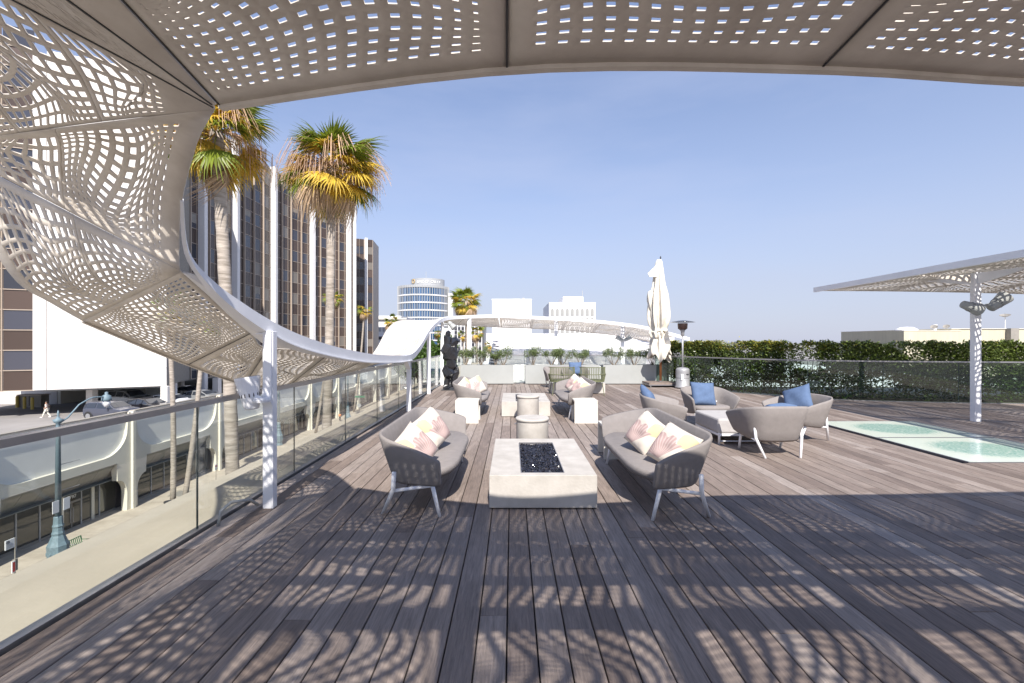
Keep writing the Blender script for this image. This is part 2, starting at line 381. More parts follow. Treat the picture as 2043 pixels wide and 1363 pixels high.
def allch(o): return [c for c in bpy.data.objects if c.parent == o]
def text(name, s, size, loc, rot, m, parent=None, extrude=.01, align='CENTER'):
    cu = bpy.data.curves.new(name, 'FONT'); cu.body = s; cu.size = size; cu.extrude = extrude; cu.align_x = align; cu.align_y = 'CENTER'
    cu.resolution_u = 3; t_ = bpy.data.objects.new(name+'_curve', cu); col.objects.link(t_); bpy.context.view_layer.update()
    me = bpy.data.meshes.new_from_object(t_.evaluated_get(bpy.context.evaluated_depsgraph_get())); bpy.data.objects.remove(t_); me.materials.clear(); me.materials.append(MT[m])
    o = bpy.data.objects.new(name, me); col.objects.link(o); o.location = loc; o.rotation_euler = rot
    if parent: o.parent = parent; o.location = Vector(loc)-abs_loc(parent)
    return o
def bez(p, n):
    a, b, c = p; return [((1-t)**2*a[0]+2*t*(1-t)*b[0]+t*t*c[0], (1-t)**2*a[1]+2*t*(1-t)*b[1]+t*t*c[1]) for t in [i/(n-1) for i in range(n)]]
def rounded(pts, r, closed=False, n=7):
    out = []; m = len(pts)
    for i in range(m):
        p = Vector(pts[i])
        if not closed and i in (0, m-1): out.append(tuple(p)); continue
        a = Vector(pts[i-1]); b = Vector(pts[(i+1) % m]); ri = r[i] if isinstance(r, (list, tuple)) else r
        ra = min(ri, (a-p).length*.48); rb = min(ri, (b-p).length*.48)
        out += bez((p+(a-p).normalized()*ra, p, p+(b-p).normalized()*rb), n)
    return out
def resample(pts, n):
    P = np.array(pts, float); d = np.r_[0, np.cumsum(np.linalg.norm(np.diff(P, axis=0), axis=1))]; t = np.linspace(0, d[-1], n)
    return np.stack([np.interp(t, d, P[:, k]) for k in range(P.shape[1])], 1)

# ================================================================== SETTING
GZ = -14.5
def sheet(name, x0, x1, y0, y1, z, m, **k):
    return MB().add([(x0, y0, z), (x1, y0, z), (x1, y1, z), (x0, y1, z)], [(0, 1, 2, 3)]).build(name, m, fixn=False, kind='structure', **k)
sheet('ground', -2500, 2500, -600, 4000, GZ-.03, 'lot')
sheet('road', -31.6, -9.5, -200, 700, GZ-.02, 'asphalt')
MB().bb(-38.4, -31.7, -60, 320, GZ-.25, GZ).build('sidewalk', 'pave', kind='structure')
MB().bb(-31.7, -31.5, -60, 320, GZ-.25, GZ+.005).build('kerb', 'ledge', kind='structure')
MB().bb(-9.5, -6.2, -60, 320, GZ-.25, GZ).build('near_sidewalk', 'pave', kind='structure')
g = MB()
for k in range(60): g.bb(-38.3, -31.75, k*3.6+6, k*3.6+6.03, GZ, GZ+.004)
g.bb(-34.6, -34.57, 0, 220, GZ, GZ+.0045)
g.build('sidewalk_joints', 'coping', kind='stuff')

# our own roof: slab, ledge
MB().bb(-2.62, 34, -14, 17.5, -.6, -.16).build('roof_slab', 'darkmetal', kind='structure')
MB().bb(-6.0, 34, -14, 60, GZ, -1.2).build('building_base', 'ledge', kind='structure')
lg = empty('parapet_ledge', (-3.6, 5, -.4), kind='structure')
MB().bb(-3.88, -3.28, -12, 17.6, -1.2, -.36).build('ledge_wall', 'ledge_side', lg)
MB().bb(-3.92, -3.27, -12, 17.6, -.36, -.33).build('ledge_top', 'ledge', lg)
MB().bb(-3.27, -2.74, -12, 17.6, -1.2, -.55).build('gutter_floor', 'ledge_side', lg)
MB().bb(-2.74, -2.62, -12, 17.6, -1.2, -.10).build('slab_edge', 'ledge_side', lg)

# ------------------------------------------------------------------ deck planks
SK = (6.02, 8.0, 6.0, 9.1)
deck = empty('deck', (0, 0, 0), kind='structure')
pitch = .161; spans = []
xs = -2.60
def rail_y(x):     # far edge of the deck behind the curved glass rail
    pts = [(5.4, 16.9), (6.2, 15.7), (7.0, 14.2), (7.9, 13.0), (9.1, 12.25), (10.7, 11.85), (13.2, 11.5), (17, 11.3), (30, 11.2)]
    if x < 5.4: return 17.3
    for (a, b), (c, d) in zip(pts, pts[1:]):
        if x <= c: return b+(d-b)*(x-a)/(c-a)+.55
    return 11.7
i = 0
while xs < 15.2:
    x0, x1 = xs, xs+pitch-.0075; yend = min(17.3, rail_y((x0+x1)/2)); y = -3.2-rnd.random()*1.5
    while y < yend:
        ln = rnd.choice((2.4, 3.0, 3.6, 4.2, 4.8)); y2 = min(y+ln, yend)
        if y2-y > .25:
            segs = [(y, y2-.003)]
            if x1 > SK[0] and x0 < SK[1]:
                ns = []
                for (a, b) in segs:
                    if b <= SK[2] or a >= SK[3]: ns.append((a, b)); continue
                    if a < SK[2]-.02: ns.append((a, SK[2]-.012))
                    if b > SK[3]+.02: ns.append((SK[3]+.012, b))
                segs = ns
            for (a, b) in segs: spans.append((x0, x1, a, b))
        y = y2
    xs += pitch; i += 1
def vis(sp):
    x0, x1, a, b = sp
    b2 = b; a2 = max(a, 2.0, abs((x0+x1)/2)/1.14)
    if b2 <= a2: return -1/(abs(x0)+abs(a)+1)
    return (x1-x0)*1.6*(1/a2-1/b2)*10+1e-6
spans.sort(key=vis, reverse=True)
def plank(mb, sp):
    x0, x1, a, b = sp; h = rnd.uniform(-.0015, .0015); q = rnd.uniform(-.001, .001); c = .004
    mb.add([(x0, a, -.028), (x1, a, -.028), (x1, b, -.028), (x0, b, -.028), (x0, a, h-c), (x1, a, h+q-c), (x1, b, h+q-c), (x0, b, h-c),
            (x0+c, a+.001, h), (x1-c, a+.001, h+q), (x1-c, b-.001, h+q), (x0+c, b-.001, h)],
           [(0, 1, 5, 4), (1, 2, 6, 5), (2, 3, 7, 6), (3, 0, 4, 7), (4, 5, 9, 8), (5, 6, 10, 9), (6, 7, 11, 10), (7, 4, 8, 11), (8, 9, 10, 11)])
for sp in spans[:300]:
    q = MB(); plank(q, sp); q.build('plank', 'plank', deck, fixn=False)
q = MB()
for sp in spans[300:]: plank(q, sp)
q.build('far_planks', 'plank', deck, fixn=False, kind='stuff')

# walk-on skylight
sk = empty('walk_on_skylight', ((SK[0]+SK[1])/2, (SK[2]+SK[3])/2, 0), label='pair of pale green frosted glass floor panes set flush in the deck', cat='skylight')
for (a, b) in ((SK[2], 7.54), (7.57, SK[3])):
    me = MB().bb(-(SK[1]-SK[0])/2+.03, (SK[1]-SK[0])/2-.03, -(b-a)/2+.015, (b-a)/2-.015, -.05, .006).mesh('glass_pane', 'skylight')
    o = obj_from(me, 'glass_pane', sk, (0, (a+b)/2-(SK[2]+SK[3])/2, 0))
f = MB(); f.bb(SK[0], SK[0]+.03, SK[2], SK[3], -.06, .012); f.bb(SK[1]-.03, SK[1], SK[2], SK[3], -.06, .012)
f.bb(SK[0]+.03, SK[1]-.03, SK[2], SK[2]+.012, -.06, .010).bb(SK[0]+.03, SK[1]-.03, SK[3]-.012, SK[3], -.06, .010).bb(SK[0]+.03, SK[1]-.03, 7.541, 7.569, -.06, .010)
f.build('edge_frame', 'metal', sk)

# ------------------------------------------------------------------ glass railings
def railing(pts, hgt, label, gm, cap=.05, ch=.032, step=None, base=True, capm='metal'):
    root = empty('glass_railing', (*pts[0], 0), label=label, cat='railing')
    for k in range(len(pts)-1):
        a, b = Vector((*pts[k], 0)), Vector((*pts[k+1], 0)); d = (b-a); n_ = max(1, round(d.length/(step or d.length)))
        u = d.normalized(); nn = Vector((-u.y, u.x, 0))
        for j in range(n_):
            p = a+d*(j/n_)+u*.008; q_ = a+d*((j+1)/n_)-u*.008
            vs = [p-nn*.006, q_-nn*.006, q_+nn*.006, p+nn*.006]
            z0, z1 = .0, hgt-ch*.6
            MB().add([(v.x, v.y, z0) for v in vs]+[(v.x, v.y, z1) for v in vs], [(0, 3, 2, 1), (4, 5, 6, 7), (0, 1, 5, 4), (1, 2, 6, 5), (2, 3, 7, 6), (3, 0, 4, 7)]).build('glass_panel', gm, root)
            if step: MB().box((p.x-u.x*.008, p.y-u.y*.008, (z0+z1)/2), (.010, .013, z1-z0), rz=math.atan2(u.y, u.x)+R(90)).build('panel_edge', 'glass_edge', root)
    P = [Vector((*p, hgt)) for p in pts]
    c = MB()
    for a, b in zip(P, P[1:]):
        u = (b-a).normalized(); c.bar(a-u*.01, b+u*.01, ch if abs(u.y) > .99 else cap, cap if abs(u.y) > .99 else ch)
    # bars above are oriented freely; a plain sweep keeps the cap level
    c = MB(); L_, R_ = [], []
    for i_, p in enumerate(P):
        u = (P[min(i_+1, len(P)-1)]-P[max(i_-1, 0)]).normalized(); nn = Vector((-u.y, u.x, 0)); L_.append(p+nn*cap/2); R_.append(p-nn*cap/2)
    vs = []
    for l_, r_ in zip(L_, R_): vs += [(l_.x, l_.y, hgt-ch/2), (l_.x, l_.y, hgt+ch/2), (r_.x, r_.y, hgt+ch/2), (r_.x, r_.y, hgt-ch/2)]
    n_ = len(P); fs = [(4*i_+k, 4*i_+(k+1) % 4, 4*i_+4+(k+1) % 4, 4*i_+4+k) for i_ in range(n_-1) for k in range(4)]+[(0, 1, 2, 3), (4*n_-1, 4*n_-2, 4*n_-3, 4*n_-4)]
    c.add(vs, fs); c.build('cap_rail', capm, root)
    if base:
        s_ = MB(); 
        for a, b in zip(pts, pts[1:]):
            a, b = Vector((*a, -.02)), Vector((*b, -.02)); u = (b-a).normalized(); nn = Vector((-u.y, u.x, 0))
            vs = [a-nn*.035, b-nn*.035, b+nn*.035, a+nn*.035]
            s_.add([(v.x, v.y, -.06) for v in vs]+[(v.x, v.y, .015) for v in vs], [(0, 3, 2, 1), (4, 5, 6, 7), (0, 1, 5, 4), (1, 2, 6, 5), (2, 3, 7, 6), (3, 0, 4, 7)])
        s_.build('base_channel', 'metal', root)
    return root
railing([(-2.665, 3.93-1.73*5), (-2.665, 3.93+1.73*8-.2)], 1.07, 'long straight glass railing with grey cap rail on the street side of the deck', 'glass', .06, .045, 1.73)
railing([(-2.66, 17.6), (5.2, 17.6)], 1.07, 'straight glass railing behind the planter boxes', 'glass', .04, .03, 1.6)
cpts = resample(rounded([(5.35, 17.0), (6.9, 14.3), (8.3, 12.4), (13.2, 11.55), (22, 11.2)], 2.2), 12)
railing([tuple(p) for p in cpts[:9]]+[(22, 11.2)], 1.07, 'curved greenish glass railing in front of the hedge', 'glass_g', .05, .035, 1.5)

# ================================================================== PERFORATED CANOPY
def cr_eval(P, s):
    P = np.array(P, float); n = len(P); s = np.clip(s, 0, n-1-1e-9); i = np.floor(s).astype(int); t = (s-i)[..., None]
    def g(k): return P[np.clip(k, 0, n-1)]
    p0, p1, p2, p3 = g(i-1), g(i), g(i+1), g(i+2)
    return .5*((2*p1)+(-p0+p2)*t+(2*p0-5*p1+4*p2-p3)*t*t+(-p0+3*p1-3*p2+p3)*t**3)
class Surf:
    def __init__(s, I, O, bulge=.0): s.I = I; s.O = O; s.b = bulge
    def __call__(s, a, b):
        p = cr_eval(s.I, a); q = cr_eval(s.O, a); r = p+(q-p)*b[..., None]
        r[..., 2] += s.b*4*b*(1-b); return r
canopy = empty('perforated_canopy', (0, 0, 0), label='sweeping ring-shaped canopy of perforated pale panels over and around the deck', cat='canopy')
npan = [0]
def perf(S, s0, s1, cell=(.085, .07), open0=.38, open1=.62, mi=.10, mo=.10, ms=.075, thick=.008, amp=.16, seed=None, fan=False, t0=0., t1=1., dvo=0.):
    rg = np.random.default_rng(seed if seed is not None else 100+npan[0]); npan[0] += 1
    w0 = np.linalg.norm(S(np.array([s1]), np.array([t0]))-S(np.array([s0]), np.array([t0]))); w1 = np.linalg.norm(S(np.array([s1]), np.array([t1]))-S(np.array([s0]), np.array([t1])))
    W = max(w0, w1)*.5+min(w0, w1)*.5 if not fan else max(w0, w1)*.8
    L = max(np.linalg.norm(S(np.array([sm]), np.array([t1]))-S(np.array([sm]), np.array([t0]))) for sm in (s0, (s0+s1)/2, s1))
    ds = (s1-s0); eps = .0012/max(W, .3); e0 = s0+ds*eps; e1 = s1-ds*eps; ds = e1-e0
    nu = max(4, int((W-2*ms)/cell[0])); nv = max(6, int((L-mi-mo)/cell[1]))
    ma = ms/W; mbi = mi/L; mbo = mo/L
    a = np.linspace(0, 1, nu+1)[:, None]*np.ones((1, nv+1)); b = np.linspace(0, 1, nv+1)[None, :]*np.ones((nu+1, 1))
    ph = rg.uniform(0, 6.28, 6); kb = L/1.25*rg.uniform(.85, 1.15); sg = rg.choice([-1, 1])
    wa = 4*a*(1-a); wb = np.minimum(1, np.minimum(b, 1-b)*L/min(.7, L*.45))
    A = a+amp*wa*wb*np.sin(2*np.pi*kb*b+ph[0])
    B = b+wb*(.10/L*(np.sin(np.pi*a)*np.sin(2*np.pi*kb*b*.5+ph[1])*1.3+np.sin(2*np.pi*a*1.15+ph[2])))
    B += wb*(.50/(2*np.pi*kb))*np.sin(2*np.pi*kb*b+ph[3]+sg*3.2*a)
    B = np.clip(B, 0, 1); B = np.maximum.accumulate(B, axis=1)
    A = ma+(1-2*ma)*A; B = mbi+(1-mbi-mbo)*B
    A = np.vstack([np.zeros((1, nv+1)), A, np.ones((1, nv+1))]); B = np.vstack([B[:1], B, B[-1:]])
    A = np.hstack([A[:, :1], A, A[:, -1:]]); B = np.hstack([np.zeros((nu+3, 1)), B, np.ones((nu+3, 1))])
    B[:, 1] = mbi; B[:, -2] = 1-mbo
    sa = e0+ds*A; tb = t0+(t1-t0)*B
    G = S(sa, tb)                          # (nu+3, nv+3, 3)
    # normals
    du = np.gradient(G, axis=0); dv = np.gradient(G, axis=1); Nn = np.cross(du, dv); ln = np.linalg.norm(Nn, axis=2, keepdims=True); Nn = Nn/np.maximum(ln, 1e-9)
    if Nn[..., 2].mean() < 0: Nn = -Nn
    NU, NV = nu+3, nv+3
    verts = [G.reshape(-1, 3), (G+Nn*thick).reshape(-1, 3)]
    idx = np.arange(NU*NV).reshape(NU, NV); off = NU*NV
    faces = []
    c00, c10, c11, c01 = idx[:-1, :-1], idx[1:, :-1], idx[1:, 1:], idx[:-1, 1:]
    hole = np.zeros((NU-1, NV-1), bool); hole[1:-1, 1:-1] = True
    P00, P10, P11, P01 = G[:-1, :-1], G[1:, :-1], G[1:, 1:], G[:-1, 1:]
    wd = np.linalg.norm(P10-P00+P11-P01, axis=2)/2; hd = np.linalg.norm(P01-P00+P11-P10, axis=2)/2
    hole &= (wd > .022) & (hd > .018)
    bc = (tb[:-1, :-1]+tb[1:, 1:])/2
    op = open0+(open1-open0)*np.clip((bc-t0)/(t1-t0), 0, 1)
    fu = np.clip(1-(1-op)*cell[0]*.80/np.maximum(wd, 1e-6), .25, .86); opv = np.minimum(op+dvo, .86); fv = np.clip(1-(1-opv)*cell[1]*.75/np.maximum(hd, 1e-6), .22, .88)
    fu = np.minimum(fu, op+.18); fv = np.minimum(fv, opv+.12)
    sol = ~hole
    q = np.stack([c00[sol], c10[sol], c11[sol], c01[sol]], 1); faces += [q, (q+off)[:, ::-1]]
    H = np.argwhere(hole); nH = len(H)
    if nH:
        p00, p10, p11, p01 = P00[hole], P10[hole], P11[hole], P01[hole]; hu, hv = fu[hole][:, None], fv[hole][:, None]; nn = Nn[:-1, :-1][hole]
        def bl(x, y): return p00*(1-x)*(1-y)+p10*x*(1-y)+p11*x*y+p01*(1-x)*y
        h = [bl(.5-hu/2, .5-hv/2), bl(.5+hu/2, .5-hv/2), bl(.5+hu/2, .5+hv/2), bl(.5-hu/2, .5+hv/2)]
        hb = np.stack(h, 1); ht = hb+nn[:, None, :]*thick
        base = 2*off; verts += [hb.reshape(-1, 3), ht.reshape(-1, 3)]
        hi = base+np.arange(nH*4).reshape(nH, 4); hti = hi+nH*4
        ci = np.stack([c00[hole], c10[hole], c11[hole], c01[hole]], 1)
        for k in range(4):
            k2 = (k+1) % 4
            faces.append(np.stack([ci[:, k], ci[:, k2], hi[:, k2], hi[:, k]], 1))
            faces.append(np.stack([ci[:, k]+off, hti[:, k], hti[:, k2], ci[:, k2]+off], 1))
            faces.append(np.stack([hi[:, k], hi[:, k2], hti[:, k2], hti[:, k]], 1))
    bd = []
    for line in (idx[:, 0], idx[-1, :], idx[::-1, -1], idx[0, ::-1]):
        bd.append(np.stack([line[:-1], line[:-1]+off, line[1:]+off, line[1:]], 1))
    faces += bd
    V = np.concatenate(verts); F = np.concatenate(faces)
    me = bpy.data.meshes.new('panel'); me.vertices.add(len(V)); me.vertices.foreach_set('co', V.astype(np.float32).ravel())
    me.loops.add(F.size); me.loops.foreach_set('vertex_index', F.astype(np.int32).ravel()); me.polygons.add(len(F))
    me.polygons.foreach_set('loop_start', np.arange(0, F.size, 4, dtype=np.int32)); me.polygons.foreach_set('loop_total', np.full(len(F), 4, np.int32))
    me.update(calc_edges=True); me.validate(); me.materials.append(MT['canopy'])
    o = bpy.data.objects.new('panel', me); col.objects.link(o); o.parent = canopy
    return o
Iapex = (-1.42, 2.2, 2.73); I34 = (-2.5, 3.42, 2.14); Ostar = (-3.9, 3.16, 2.96)
# right side and front bar
IR = [(8, 12, 2.93), (8, 10.2, 2.93), (8, 8.5, 2.94), (8, 6.8, 2.94), (8, 5.0, 2.93), (7.85, 3.3, 2.9), (6.7, 2.12, 2.86), (4.9, 1.95, 2.80), (3.6, 1.95, 2.74), (2.4, 1.95, 2.71), (1.21, 1.785, 2.67), (-.02, 1.77, 2.66), (-1.40, 2.19, 2.73)]
OR_ = [(12.6, 11.1, 2.75), (12.8, 9.2, 2.95), (13, 7.3, 3.1), (13, 5.0, 3.2), (12.6, 2.3, 3.2), (11, -.6, 3.2), (8.2, -2.8, 3.15), (5.2, -3.4, 3.1), (3.7, -3.4, 3.1), (2.45, -3.4, 3.1), (1.2, -3.4, 3.1), (.05, -3.4, 3.1), (-.9, -3.4, 3.1)]
SR = Surf(IR, OR_, .02)
for k in range(12):
    if k < 6: perf(SR, k, k+1, cell=(.11, .085), open0=.5, open1=.5, amp=.12)
    else:
        kk = dict(cell=(.074, .046), amp=.20)
        perf(SR, k, k+1, open0=.24, open1=.34, t0=0, t1=.30, mo=.03, **kk); kk = dict(cell=(.098, .050), amp=.22, dvo=.24)
        perf(SR, k, k+1, open0=.38, open1=.45, t0=.302, t1=.66, mi=.03, mo=.10, **kk)
        perf(SR, k, k+1, open0=.43, open1=.43, t0=.662, t1=1, mi=.1, **kk)
# fan at the corner
SF = Surf([Iapex]*4, [(-.9, -3.4, 3.1), (-2.4, -3.0, 3.15), (-2.65, .8, 3.1), Ostar], .02)
SF.I = [(-1.41, 2.17, 2.73), (-1.43, 2.18, 2.73), (-1.44, 2.2, 2.73), (-1.45, 2.22, 2.73)]
perf(SF, 0, 1, cell=(.10, .08), open0=.3, open1=.42, mi=.5, fan=True, amp=.12)
for k in range(1, 3):
    perf(SF, k, k+1, cell=(.085, .055), open0=.45, open1=.6, t0=.0, t1=.34, mi=.36, mo=.02, ms=.05, fan=True, amp=.12)
    perf(SF, k, k+1, cell=(.13, .055), open0=.58, open1=.62, t0=.341, t1=.66, mi=.02, mo=.02, ms=.06, fan=True, amp=.15)
    perf(SF, k, k+1, cell=(.13, .06), open0=.62, open1=.62, t0=.661, t1=1, mi=.02, mo=.1, ms=.06, fan=True, amp=.15)
# triangle whose foot is the inner rim
IT = [(-1.45, 2.22, 2.73), (-1.9, 2.74, 2.78), (-2.3, 3.17, 2.58), (-2.46, 3.36, 2.30), I34]
ST = Surf(IT, [(-3.86, 3.13, 2.97), (-3.88, 3.15, 2.965), (-3.9, 3.16, 2.96), (-3.92, 3.18, 2.95), (-3.93, 3.2, 2.94)], .0)
perf(ST, 0, 4, cell=(.066, .082), open0=.32, open1=.50, t0=0, t1=.52, mi=.20, mo=.015, ms=.11, amp=.17)
perf(ST, 0, 4, cell=(.066, .10), open0=.55, open1=.5, t0=.521, t1=1, mi=.015, mo=.35, ms=.06, amp=.10)
S3 = Surf([(-2.50, 3.43, 2.135), (-2.505, 3.44, 2.132), (-2.51, 3.45, 2.131), (-2.515, 3.46, 2.13), (-2.52, 3.469, 2.13)], [(-3.93, 3.24, 2.92), (-4.02, 3.46, 2.45), (-4.12, 3.78, 2.10), (-4.165, 4.10, 1.952), (-4.2, 4.448, 1.801)], .0)
perf(S3, 0, 4, cell=(.062, .066), open0=.36, open1=.46, t0=.0, t1=.5, mi=.20, mo=.015, ms=.06, fan=True, amp=.15)
perf(S3, 0, 4, cell=(.082, .066), open0=.46, open1=.46, t0=.501, t1=1, mi=.015, mo=.12, ms=.06, fan=True, amp=.17)
# street side and back
IB = [(-2.52, 3.47, 2.13), (-2.9, 5.05, 1.69), (-3.0, 5.6, 1.52), (-2.52, 6.4, 1.47), (-2.4, 7.6, 1.32), (-2.4, 9.0, 1.25), (-2.4, 10.5, 1.24), (-2.45, 12.0, 1.45), (-2.55, 13.8, 1.88), (-2.6, 15.5, 2.2), (-2.5, 17, 2.45), (-1.9, 18.5, 2.6),
      (-.6, 19.3, 2.67), (1.0, 19.5, 2.62), (2.6, 19.5, 2.53), (4.2, 19.5, 2.40), (5.8, 19.5, 2.17), (7.6, 19.5, 1.70)]
OB = [(-4.2, 4.45, 1.80), (-4.2, 5.9, 1.30), (-4.2, 7.15, .93), (-4.1, 8.3, .77), (-4.0, 9.5, .78), (-3.95, 11, .84), (-3.9, 12.1, 1.02), (-3.95, 13.4, 1.42), (-4.2, 15.5, 2.05), (-4.4, 18, 2.42), (-4.1, 21, 2.55), (-2.8, 23, 2.45),
      (-.6, 23.6, 2.33), (1, 23.6, 2.28), (2.6, 23.6, 2.2), (4.2, 23.6, 2.05), (5.8, 23.6, 1.85), (7.6, 23.6, 1.5)]
SB = Surf(IB, OB, .0); SBK = Surf(IB, OB, .22)
for k in range(17):
    if k < 6: perf(SB, k, k+1, cell=(.088, .068), open0=.45, open1=.52, mi=.06, ms=.09, mo=.12, amp=.18)
    else:
        S_ = Surf(IB, OB, .0 if k < 8 else .2); S_.b = min(.22, .04*(k-6))
        if k < 12:
            S_ = SB
        perf(SB if k < 12 else SBK, k, k+1, cell=(.10, .09), open0=.5 if k > 11 else .3, open1=.45 if k > 11 else .25, amp=.12)
# rim beam following the inner edge on the street side and the back
BM = [(-2.30, 3.17, 2.585), (-2.45, 3.43, 2.27), (-2.42, 3.65, 2.05), (-2.4, 3.97, 1.89), (-2.38, 4.36, 1.75), (-2.36, 4.7, 1.655), (-2.34, 5.1, 1.575), (-2.33, 5.75, 1.485), (-2.32, 6.55, 1.40), (-2.32, 7.5, 1.325), (-2.33, 9.0, 1.26), (-2.34, 10.4, 1.245)]
BM += [(a, b, c) for a, b, c in IB[7:]]
def sweep(name, pts, w, hs, m, parent, n=None, dz=0, dx=0, ws=None):
    P = np.array(pts); k = len(P); n = n or k*5; s = np.linspace(0, k-1, n); Q = cr_eval(P, s); H = np.interp(s, np.linspace(0, k-1, len(hs)), hs)
    vs = []; 
    for i_ in range(n):
        p = Vector(Q[i_]); u = Vector(Q[min(i_+1, n-1)])-Vector(Q[max(i_-1, 0)]); nn = Vector((-u.y, u.x, 0)).normalized(); h = H[i_]
        if ws: w = np.interp(s[i_], range(len(ws)), ws)
        vs += [p+nn*w/2+Vector((0, 0, -h/2+dz)), p+nn*w/2+Vector((0, 0, h/2+dz)), p-nn*w/2+Vector((0, 0, h/2+dz)), p-nn*w/2+Vector((0, 0, -h/2+dz))]
    fs = [(4*i_+q_, 4*i_+(q_+1) % 4, 4*i_+4+(q_+1) % 4, 4*i_+4+q_) for i_ in range(n-1) for q_ in range(4)]+[(0, 1, 2, 3), (4*n-1, 4*n-2, 4*n-3, 4*n-4)]
    return MB().add(vs, fs).build(name, m, parent)
sweep('rim_beam', BM, .10, [.02, .03, .07, .11, .13, .14, .14, .13, .13, .13, .13, .14, .15]+[.13]*10, 'white', canopy, ws=[.02, .03, .06, .09]+[.1]*20)
sweep('rim_flange', BM[4:12], .16, [.012]*3, 'white', canopy, dz=-.075)
sweep('rim_edge', IR, .03, [.03], 'canopy', canopy, dz=0)
sweep('outer_edge', OB, .03, [.03], 'canopy', canopy)
sweep('far_rim_beam', [(x-.02, y, z+.0) for x, y, z in IR[:6]], .07, [.12], 'white', canopy, dz=.03)
# gusset plates between rim beam and panels round the first column
gp = [(-2.52, 3.47, 2.13), (-2.66, 4.0, 1.99), (-2.80, 4.5, 1.85), (-2.9, 5.05, 1.685), (-3.0, 5.6, 1.52)]
gb = [(-2.43, 3.60, 2.10), (-2.42, 3.8, 1.97), (-2.41, 4.0, 1.865), (-2.40, 4.2, 1.80), (-2.38, 4.40, 1.725)]
gp2 = [(-3.0, 5.6, 1.52), (-2.8, 5.9, 1.50), (-2.62, 6.2, 1.48), (-2.52, 6.4, 1.47)]; gb2 = [(-2.38, 4.40, 1.715), (-2.36, 4.9, 1.61), (-2.35, 5.3, 1.54), (-2.34, 5.8, 1.475)]
for A_, B_ in ((gp, gb), (gp2, gb2)):
    vs = []; n_ = len(A_)
    for a_, b_ in zip(A_, B_): vs += [a_, b_, (a_[0], a_[1], a_[2]+.01), (b_[0], b_[1], b_[2]+.01)]
    fs = []
    for k in range(n_-1): o_ = 4*k; fs += [(o_, o_+1, o_+5, o_+4), (o_+2, o_+6, o_+7, o_+3)]
    MB().add(vs, fs).build('gusset_plate', 'white', canopy)
# purlins over the panels
for (y0, w_) in ((.80, .10), (.50, .05), (.04, .05), (-.42, .15), (-1.25, .06), (-2.1, .14)):
    z_ = 2.80-(y0-.8)*.09+.06
    MB().bb(-1.3, 7.2, y0-w_/2, y0+w_/2, z_, z_+.09).build('purlin', 'canopy', canopy)
# columns
def column(x, y, zt, w_, zb=0, taper=False):
    m_ = MB().bb(x-w_/2, x+w_/2, y-w_*.4, y+w_*.4, zb, zt).build('column', 'white', canopy, bevel=.006)
    return m_
column(-2.335, 4.39, 1.70, .10)
fin = MB().add([(-2.345, 4.325, 1.70), (-2.295, 4.325, 1.70), (-2.290, 4.325, 1.0), (-2.378, 4.325, 1.0), (-2.335, 4.348, 1.70), (-2.295, 4.348, 1.70), (-2.290, 4.348, 1.0), (-2.378, 4.348, 1.0)], [(0, 3, 2, 1), (4, 5, 6, 7), (0, 1, 5, 4), (1, 2, 6, 5), (2, 3, 7, 6), (3, 0, 4, 7)]).build('column_fin', 'white', canopy)
for (x, y, zt, w_) in ((-2.36, 10.42, 1.2, .10), (-2.54, 13.9, 1.88, .11), (-2.56, 16.7, 2.38, .11), (9.27, 9.1, 2.98, .13), (1.95, 20.2, 2.6, .15), (4.95, 20.4, 2.35, .16), (-1.75, 18.7, 2.6, .15), (12.6, 3.2, 3.2, .2), (-4.0, -2.2, 3.1, .2), (6.9, -2.6, 3.1, .2)):
    column(x, y, zt, w_)
# bracket at second column
MB().prism([(10.36, .98), (10.48, .98), (10.48, 1.2), (10.0, 1.2)], -2.41, -2.31, 'x').build('bracket', 'white', canopy)
MB().prism([(8.99, 2.75), (9.2, 2.75), (10.4, 2.98), (8.0, 2.95)], 9.255, 9.285, 'x').build('bracket', 'white', canopy)
# deck-side perforated bracket under right canopy
MB().add([(8.1, 9.1, 2.93), (9.17, 9.1, 2.93), (9.17, 9.1, 2.78), (8.1, 9.12, 2.93), (9.17, 9.12, 2.93), (9.17, 9.12, 2.78)], [(0, 2, 1), (3, 4, 5), (0, 1, 4, 3), (1, 2, 5, 4), (2, 0, 3, 5)]).build('bracket', 'canopy', canopy)

def floodlight(c, dirv, s=1.0, label='', m='white', plate=None):
    c = Vector(c); d = Vector(dirv).normalized(); q = d.to_track_quat('Z', 'Y').to_matrix()
    r = empty('floodlight', tuple(c), label=label, cat='spotlight')
    def L(prof, name, mm, sm=True):
        b = MB().lathe(prof, n=20); b.v = [tuple(q @ Vector(v)+c) for v in b.v]; return b.build(name, mm, r, smooth=False)
    L([(.045*s, -.13*s), (.058*s, -.12*s), (.075*s, 0), (.092*s, .10*s), (.096*s, .12*s), (.096*s, .14*s)], 'housing', m)
    L([(.088*s, .1405*s), (.088*s, .143*s)], 'lens', 'far_grey')
    b = MB()
    for k in range(14):
        a_ = 2*math.pi*k/14; p = q @ Vector((math.cos(a_)*.0735*s, math.sin(a_)*.0735*s, -.01*s))+c; b.box(p, (.006*s, .006*s, .03*s), M=q)
    b.build('cooling_slots', 'darkmetal', r)
    if plate is not None:
        p = Vector(plate); MB().tube([c-d*.0, c+(p-c)*.5, p], .022*s, 8).build('bracket_arm', m, r)
        MB().lathe([(.001, -.02), (.06*s, -.02), (.065*s, .0), (.06*s, .02), (.001, .02)], tuple(p), 14).build('mounting_plate', m, r)
    return r
floodlight((-2.50, 4.34, 1.10), (-.15, .0, 1), 1.15, 'white cup-shaped floodlight on the first canopy column by the railing', plate=(-2.35, 4.28, 1.05))
